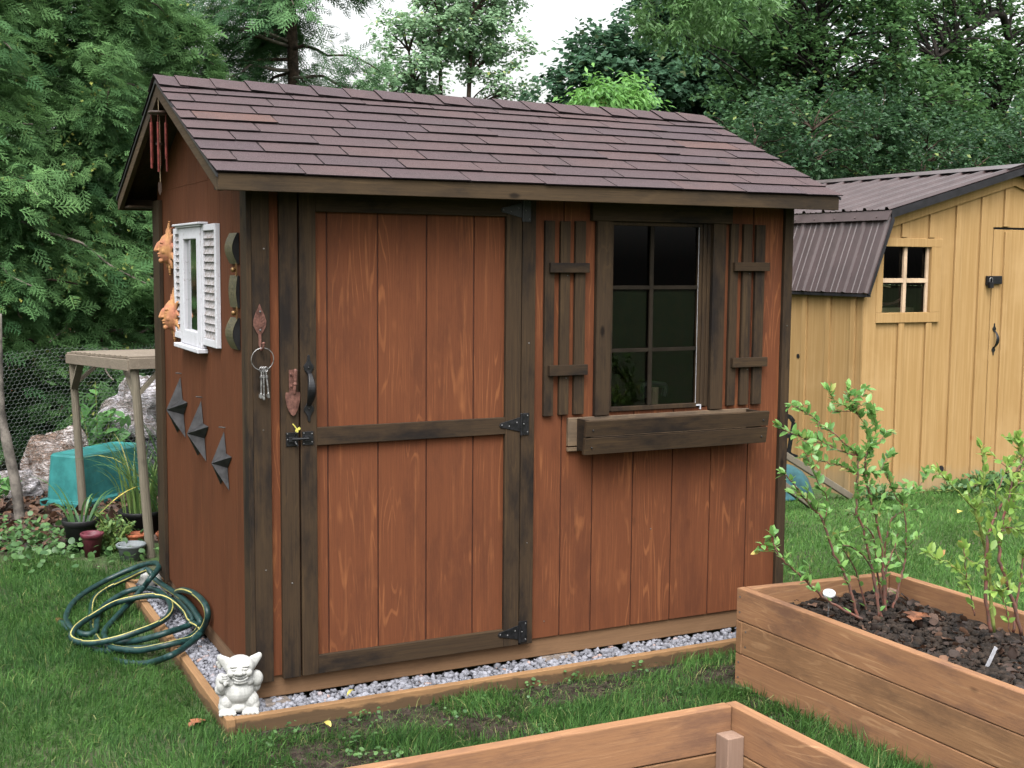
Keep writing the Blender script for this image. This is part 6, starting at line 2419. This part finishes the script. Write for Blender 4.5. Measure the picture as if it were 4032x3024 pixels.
def cedar(label, c, r, h, z_low, nb, per, size, mat='L_cedar', seed=1, trunk_r=0.09, name="cedar_tree", bare=0.1, bark='bark', cones=0.10, tips_bias=1.0, front=None, lean=(0, 0), top_loose=0.0, group="cedars behind the wire fence"):
    """conifer with drooping branches that carry flat sprays"""
    rs = np.random.default_rng(seed)
    t = thing(name, (c[0], c[1], GZ), label, "tree", group)
    tr = MB()
    TP = [(c[0] + lean[0] * f + 0.05 * math.sin(4 * f), c[1] + lean[1] * f, GZ + h * f) for f in np.linspace(0, 1, 12)]
    tr.tube(TP, [trunk_r * (1 - 0.85 * f) + 0.01 for f in np.linspace(0, 1, 12)], 10)
    pos, fw, nr, sz, tn, tp = [], [], [], [], [], []
    for b in range(nb):
        f = (b + rs.random()) / nb
        z0 = z_low + (h * 0.97 - z_low) * f
        az = rs.uniform(0, 2 * math.pi)
        if front is not None and rs.random() < 0.55:
            az = front + rs.normal(0, 0.9)
        reach = r * (1.05 - 0.75 * f ** 1.4) * rs.uniform(0.6, 1.15)
        fz = (z0 - GZ) / h
        b0 = np.array([c[0] + lean[0] * fz, c[1] + lean[1] * fz, z0])
        d = np.array([math.cos(az), math.sin(az), 0])
        k = 6
        pts = [b0]
        up = rs.uniform(-0.05, 0.35)
        for i in range(1, k + 1):
            g = i / k
            pts.append(b0 + d * reach * g + np.array([0, 0, reach * (up * g - 0.35 * g * g)]) + rs.normal(0, 0.03, 3))
        P_ = catmull(pts, 2)
        tr.tube(P_, [0.013 * r * (1 - 0.85 * i / (len(P_) - 1)) + 0.003 for i in range(len(P_))], 5, 1 if rs.random() < 0.4 else 0)
        tone_b = np.clip(rs.normal(0.45, 0.22), 0, 1)
        ns = rs.poisson(per)
        for _ in range(ns):
            g = bare + (1 - bare) * rs.random() ** (0.75 / tips_bias)
            i = min(int(g * (len(P_) - 1)), len(P_) - 2)
            p = np.array(P_[i]) + (np.array(P_[i + 1]) - np.array(P_[i])) * rs.random()
            sd = np.array([-d[1], d[0], 0]) * rs.normal(0, 0.75)
            wv = 0.30 * r * (0.35 + 0.65 * math.sin(math.pi * min(1, g * 0.95)))
            p = p + np.array([-d[1], d[0], 0]) * rs.normal(0, wv * 0.5) + np.array([0, 0, rs.normal(-0.03, 0.07 * r)])
            pos.append(p)
            fw.append(d * rs.uniform(0.3, 1.0) + sd + np.array([0, 0, rs.normal(-0.22, 0.35)]))
            nr.append(np.array([0, 0, 1]) + d * 0.35 + rs.normal(0, 0.45, 3))
            sz.append(size * rs.uniform(0.55, 1.5))
            tn.append(np.clip(tone_b + rs.normal(0, 0.15) + 0.18 * (g - 0.5), 0, 1))
            tp.append(0.0)
            if g > 0.55 and rs.random() < cones * 0.5:
                for _k in range(6):      # clusters of small yellowish cones
                    pos.append(p + np.array(fw[-1]) * size * 0.3 + rs.normal(0, 0.035, 3))
                    fw.append(rs.normal(0, 1, 3))
                    nr.append(np.array([0, 0, 1]) + rs.normal(0, 0.6, 3))
                    sz.append(size * 0.22)
                    tn.append(0.9)
                    tp.append(rs.uniform(0.5, 1.0))
    tr.build("trunk", [M[bark], M['bark_l']], t, smooth=True)
    pos, fw, nr = np.array(pos), np.array(fw), np.array(nr)
    V_, F_ = scatter(FR[0], FR[1], pos, fw, nr, np.array(sz))
    o = np_build("crown", V_, F_, M[mat], t, tone=np.repeat(tn, len(FR[1])), tip=np.repeat(tp, len(FR[1])))
    return t


def broadleaf(label, name, c, h, trunk_r, blobs, leaf, per, mat, seed, group=None, bark='bark_d', stems=None, flat=0.55, shell=0.55, limb_share=0.35, clump=0.26, droop=0.15, tpl=LEAF2, tonevar=0.2, cat="tree", aspect=1.0):
    """blobs: (centre, radii, clumps) - leaf clumps spread through uneven volumes, limbs reach into them"""
    rs = np.random.default_rng(seed)
    t = thing(name, (c[0], c[1], GZ), label, cat, group)
    tr = MB()
    stems = stems or [[(c[0], c[1], GZ), (c[0] + 0.05, c[1], GZ + 0.5 * h), (c[0], c[1], GZ + h)]]
    stemP = []
    for s_ in stems:
        P_ = catmull(s_, 5)
        for i in range(1, len(P_) - 1):
            P_[i] = P_[i] + rs.normal(0, 0.02 * trunk_r * 10, 3) * np.array([1, 1, 0])
        tr.tube(P_, [trunk_r * (1 - 0.75 * i / (len(P_) - 1)) for i in range(len(P_))], 9)
        stemP.append(np.array(P_))
    SP = np.concatenate(stemP)
    pos, fw, nr, sz, tn = [], [], [], [], []
    tg = []
    for (bc, br, nc) in blobs:
        bc, br = np.array(bc), np.array(br)
        d = unit(rs.normal(size=(nc, 3)))
        rad = np.where(rs.random(nc) < shell, rs.uniform(0.75, 1.0, nc), rs.random(nc) ** 0.45)
        cc = bc + d * br * rad[:, None]
        for k in range(nc):
            if rs.random() < limb_share:
                tg.append(cc[k])
            m = rs.poisson(per)
            if m == 0:
                continue
            cs = clump * rs.uniform(0.6, 1.4)
            tone_c = np.clip(rs.normal(0.45, tonevar), 0, 1)
            # twigs in the clump, leaves along them
            nt = max(1, m // 9)
            for q in range(nt):
                td = unit(d[k] * 0.6 + rs.normal(0, 0.8, 3) * np.array([1, 1, flat]) + np.array([0, 0, -droop]))
                L_ = cs * rs.uniform(0.5, 1.3)
                mm = max(1, m // nt)
                g = rs.random(mm)
                base = cc[k] + rs.normal(0, cs * 0.35, 3) * np.array([1, 1, flat])
                pp = base + td * (g * L_)[:, None] + rs.normal(0, leaf * 0.35, (mm, 3))
                sdv = unit(np.cross(td, [0, 0, 1.0]) + 1e-6)
                sg = np.where(rs.random(mm) < 0.5, -1, 1)
                ff = td * 0.6 + sdv * sg[:, None] * 0.9 + rs.normal(0, 0.3, (mm, 3)) + np.array([0, 0, -droop])
                pos.append(pp)
                fw.append(ff)
                nr.append(np.array([0, 0, 1.0]) + d[k] * 0.25 + rs.normal(0, 0.5, (mm, 3)))
                sz.append(leaf * rs.uniform(0.6, 1.25, mm))
                tn.append(np.clip(tone_c + rs.normal(0, 0.12, mm), 0, 1))

    def near(q):
        zz = q[2] - 0.45 * np.linalg.norm(np.array(q[:2]) - np.array(c[:2])) * 0.7
        j = np.argmin(np.linalg.norm(SP[:, :2] - q[:2], axis=1) * 0.5 + np.abs(SP[:, 2] - zz))
        return SP[j]
    limbs(tr, near, tg, trunk_r * 0.28 + 0.004, 5)
    tr.build("trunk", M[bark], t, smooth=True)
    pos, fw, nr, sz, tn = map(np.concatenate, (pos, fw, nr, sz, tn))
    T_ = tpl[0] * np.array([aspect, 1, 1])
    V_, F_ = scatter(T_, tpl[1], pos, fw, nr, sz)
    o = np_build("crown", V_, F_, M[mat], t, tone=np.repeat(tn, len(tpl[1])), tip=np.repeat((rs.random(len(pos)) < 0.03) * 0.6, len(tpl[1])))
    return t


FRONT = -math.pi / 2 - 0.3
cedar("dense cedar at the far left, leaning over the wire fence", (-0.75, 6.2), 1.5, 4.9, 0.15, 105, 150, 0.14, seed=31, front=FRONT)
cedar("dense cedar behind the pale bag, with yellowish cones", (0.35, 6.9), 1.22, 5.2, 0.15, 110, 145, 0.14, seed=32, front=FRONT)
cedar("low cedar directly behind the brown shed's gable end", (1.35, 7.8), 0.85, 4.2, 0.3, 70, 90, 0.16, seed=33, front=FRONT)
cedar("darker cedar in the second row at the far left", (-0.3, 9.0), 1.9, 5.0, 0.3, 80, 110, 0.20, seed=34, front=FRONT, cones=0.03)
cedar("darker cedar in the second row behind the shed's roof peak", (1.3, 9.8), 1.3, 4.7, 0.3, 70, 95, 0.20, seed=35, front=FRONT, cones=0.03)
cedar("tall airy cedar with a forked bare trunk above the shed roof", (2.93, 9.2), 1.55, 8.2, 2.6, 95, 130, 0.17, 'L_pine', seed=36, trunk_r=0.085, name="cedar_tree", bare=0.30, cones=0.06, lean=(-0.15, 0), group=None)

broadleaf("slender airy tree with several thin stems, standing alone against the sky", "birch_tree", (7.6, 16.0), 6.6, 0.07,
          [((6.95, 16, 5.05), (0.62, 0.7, 0.75), 48), ((7.55, 16, 5.75), (0.65, 0.7, 0.55), 50), ((8.35, 16, 5.9), (0.55, 0.6, 0.75), 46), ((6.55, 16.2, 4.45), (0.4, 0.5, 0.4), 20),
           ((8.45, 16, 4.95), (0.35, 0.4, 0.4), 14), ((9.15, 16, 4.55), (0.28, 0.3, 0.22), 9), ((7.2, 16.3, 4.2), (0.8, 0.6, 0.5), 34), ((8.7, 16, 6.6), (0.7, 0.6, 0.5), 24), ((7.6, 16, 6.8), (0.9, 0.7, 0.5), 30), ((9.0, 16, 5.3), (0.3, 0.3, 0.4), 6)],
          0.095, 85, 'L_birch', 41, stems=[[(7.2, 16, GZ), (7.15, 16, 3.2), (7.0, 16, 5.2)], [(7.4, 16, GZ), (7.62, 16, 3.6), (7.5, 16, 6.4)], [(7.8, 16, GZ), (8.12, 16, 4.2), (8.25, 16, 6.6)], [(7.35, 16, GZ), (7.3, 16, 4), (7.3, 16, 6)]],
          bark='bark', limb_share=0.5, clump=0.24, shell=0.5)
broadleaf("dark green maple rising behind the middle of the shed roof", "maple_tree", (10.9, 14.2), 6.0, 0.13,
          [((10.2, 14, 4.6), (1.15, 1.2, 0.95), 130), ((11.4, 14.2, 5.3), (1.3, 1.2, 1.1), 150), ((12.8, 14.5, 5.0), (1.3, 1.2, 1.4), 150), ((10.6, 14, 3.6), (1.5, 1.2, 0.8), 90), ((9.25, 14, 4.3), (0.5, 0.6, 0.5), 20), ((12.0, 14.3, 6.6), (1.4, 1.2, 0.8), 80), ((12.8, 14.4, 3.6), (1.4, 1.2, 0.9), 80)],
          0.115, 70, 'L_maple', 42, limb_share=0.25, clump=0.32, aspect=1.5)
broadleaf("bright green sumac with drooping compound leaves, just above the roof ridge", "sumac_tree", (4.62, 5.1), 2.9, 0.03,
          [((4.38, 5.05, 2.93), (0.17, 0.2, 0.14), 22), ((4.68, 5.1, 3.03), (0.20, 0.2, 0.14), 24), ((4.88, 5.1, 2.86), (0.12, 0.2, 0.18), 16), ((4.6, 5.1, 2.70), (0.32, 0.2, 0.2), 24)],
          0.085, 75, 'L_sumac', 43, bark='cane_green', limb_share=0.6, clump=0.15, tpl=LEAF4, droop=0.55, shell=0.7, aspect=0.62, flat=0.8)
broadleaf("light green ash hanging in from the top behind the maple's right side", "ash_tree", (12.9, 12.6), 6.4, 0.08,
          [((8.35, 9.5, 4.85), (0.75, 0.6, 0.45), 40), ((7.85, 9.3, 5.3), (0.5, 0.5, 0.4), 22), ((8.95, 9.6, 5.2), (0.8, 0.6, 0.5), 40), ((8.6, 9.5, 5.9), (1.1, 0.8, 0.5), 40)],
          0.10, 60, 'L_ash', 44, stems=[[(12.9, 12.6, GZ), (12.8, 12.5, 3.4), (12.3, 12.2, 5.6), (10.4, 10.6, 6.5), (8.6, 9.6, 6.3)]], limb_share=0.10, clump=0.24, tpl=LEAF4, droop=0.55, shell=0.6, aspect=0.62, flat=0.9)
BIG = "shade trees beyond the ochre shed"
broadleaf("spreading shade tree with dark branches, over the ochre shed's roof", "shade_tree", (13.4, 11.5), 6.4, 0.10,
          [((11.2, 11, 4.3), (1.1, 1.0, 1.0), 90), ((12.6, 11, 5.0), (1.2, 1.0, 1.0), 84), ((13.6, 11, 4.0), (1.3, 1.0, 0.8), 70), ((12.4, 11.2, 3.2), (1.5, 1.0, 0.7), 80), ((12.2, 11, 6.2), (1.6, 1.0, 0.8), 80), ((10.6, 11, 5.4), (0.8, 0.8, 0.7), 40)],
          0.10, 66, 'L_big', 45, group=BIG, stems=[[(13.4, 11.4, GZ), (13.3, 11.3, 3.0), (13.55, 11.2, 4.6), (13.65, 11.1, 6.4)], [(12.9, 11.4, 2.4), (12.6, 11.3, 3.6), (12.1, 11.2, 4.6), (11.8, 11, 5.6)]], limb_share=0.4, clump=0.30)
broadleaf("shade tree at the far right with a thick slanting branch in its crown", "shade_tree", (17.2, 12.2), 6.6, 0.085,
          [((14.9, 11.6, 5.2), (1.1, 1.0, 1.0), 74), ((16.3, 11.6, 4.2), (1.4, 1.0, 1.0), 90), ((16.2, 11.8, 5.6), (1.4, 1.0, 0.8), 66), ((15.2, 11.6, 3.6), (1.3, 1.0, 0.7), 70), ((17.8, 12, 4.8), (1.3, 1.0, 1.3), 70), ((15.2, 11.8, 6.5), (1.4, 1.0, 0.6), 54)],
          0.10, 66, 'L_big', 46, group=BIG, stems=[[(17.2, 12.2, GZ), (17.1, 12.1, 3.0), (17.0, 12, 5.0), (17.0, 12, 6.6)], [(17.0, 12, 4.9), (16.3, 11.5, 5.9), (15.3, 11.3, 5.55), (14.5, 11.2, 5.0)]], limb_share=0.4, clump=0.30)
broadleaf("tall dark tree filling the gap behind the maple and the ochre shed", "shade_tree", (15.0, 17.0), 8.0, 0.15,
          [((14.4, 17, 4.2), (2.0, 1.4, 1.5), 130), ((17.4, 17, 4.6), (2.2, 1.4, 1.6), 140), ((20.4, 17, 4.8), (2.2, 1.4, 1.8), 140), ((16.0, 17, 7.0), (3.0, 1.4, 0.9), 110), ((22.6, 17, 5.0), (2.0, 1.4, 1.8), 100)],
          0.14, 44, 'L_maple', 47, group=BIG, limb_share=0.2, clump=0.42, aspect=1.3)
LIL = "leafy shrubs behind the ochre shed"
broadleaf("big leafy lilac shrub showing between the two shed roofs", "lilac_shrub", (9.0, 7.6), 2.9, 0.04,
          [((8.0, 7.6, 2.75), (0.9, 0.6, 0.75), 80), ((8.9, 7.7, 3.2), (0.9, 0.6, 0.6), 80), ((8.6, 7.6, 1.8), (1.2, 0.6, 0.9), 70), ((7.2, 7.4, 2.3), (0.6, 0.5, 0.7), 40)],
          0.066, 60, 'L_lilac', 48, group=LIL, stems=[[(8.6, 7.6, GZ), (8.4, 7.6, 1.5), (8.0, 7.6, 2.8)], [(9.0, 7.6, GZ), (9.0, 7.7, 1.8), (9.0, 7.7, 3.2)]], bark='bark', tpl=LEAF4, clump=0.20, aspect=1.15, tonevar=0.3)
broadleaf("leafy lilac shrub just above the ochre shed's ridge", "lilac_shrub", (10.9, 8.1), 2.9, 0.04,
          [((10.2, 8.0, 2.9), (0.9, 0.6, 0.7), 80), ((11.2, 8.1, 2.9), (1.0, 0.6, 0.75), 84), ((10.8, 8, 1.7), (1.3, 0.6, 0.9), 60), ((10.2, 8.1, 3.5), (0.7, 0.5, 0.4), 34)],
          0.066, 60, 'L_lilac', 49, group=LIL, stems=[[(10.6, 8.1, GZ), (10.5, 8.1, 1.5), (10.2, 8.0, 3.0)], [(11.0, 8.1, GZ), (11.1, 8.1, 1.8), (11.3, 8.1, 3.1)]], bark='bark', tpl=LEAF4, clump=0.20, aspect=1.15, tonevar=0.3)
broadleaf("leafy lilac shrub at the far right above the ochre shed's right slope", "lilac_shrub", (13.0, 8.3), 2.9, 0.04,
          [((12.3, 8.2, 2.8), (0.9, 0.6, 0.8), 80), ((13.3, 8.3, 3.0), (1.0, 0.6, 0.8), 84), ((12.8, 8.2, 1.8), (1.3, 0.6, 0.9), 60)],
          0.066, 60, 'L_lilac', 50, group=LIL, stems=[[(12.6, 8.2, GZ), (12.5, 8.2, 1.5), (12.3, 8.2, 2.9)], [(13.2, 8.3, GZ), (13.3, 8.3, 1.8), (13.3, 8.3, 3.1)]], bark='bark', tpl=LEAF4, clump=0.20, aspect=1.15, tonevar=0.3)

# brick house far behind the cedars
t = thing("brick_house", (0.0, 13.0, GZ), "brick house seen in bits through the cedars at the left", "house")
mb = MB()
mb.box(-3.0, 2.2, 12.5, 15.0, GZ, 2.3)
mb.build("wall", M['brick'], t)
mb = MB()
mb.prism([(-3.2, 12.3, 2.3), (2.4, 12.3, 2.3), (2.0, 13.75, 3.0), (-2.8, 13.75, 3.0)], (0, 0, 0.08))
mb.prism([(-3.2, 15.2, 2.3), (2.4, 15.2, 2.3), (2.0, 13.75, 3.0), (-2.8, 13.75, 3.0)], (0, 0, 0.08))
mb.build("roof", M['metal_dark'], t)
for x0 in (-0.6, 1.0):
    mb = MB()
    mb.box(x0, x0 + 0.9, 12.46, 12.499, 1.0, 2.0)
    w = mb.build("window", M['white_pl'], t)
    mb = MB()
    mb.box(x0 + 0.07, x0 + 0.83, 12.45, 12.459, 1.07, 1.93)
    mb.build("pane", M['dark_void'], w)
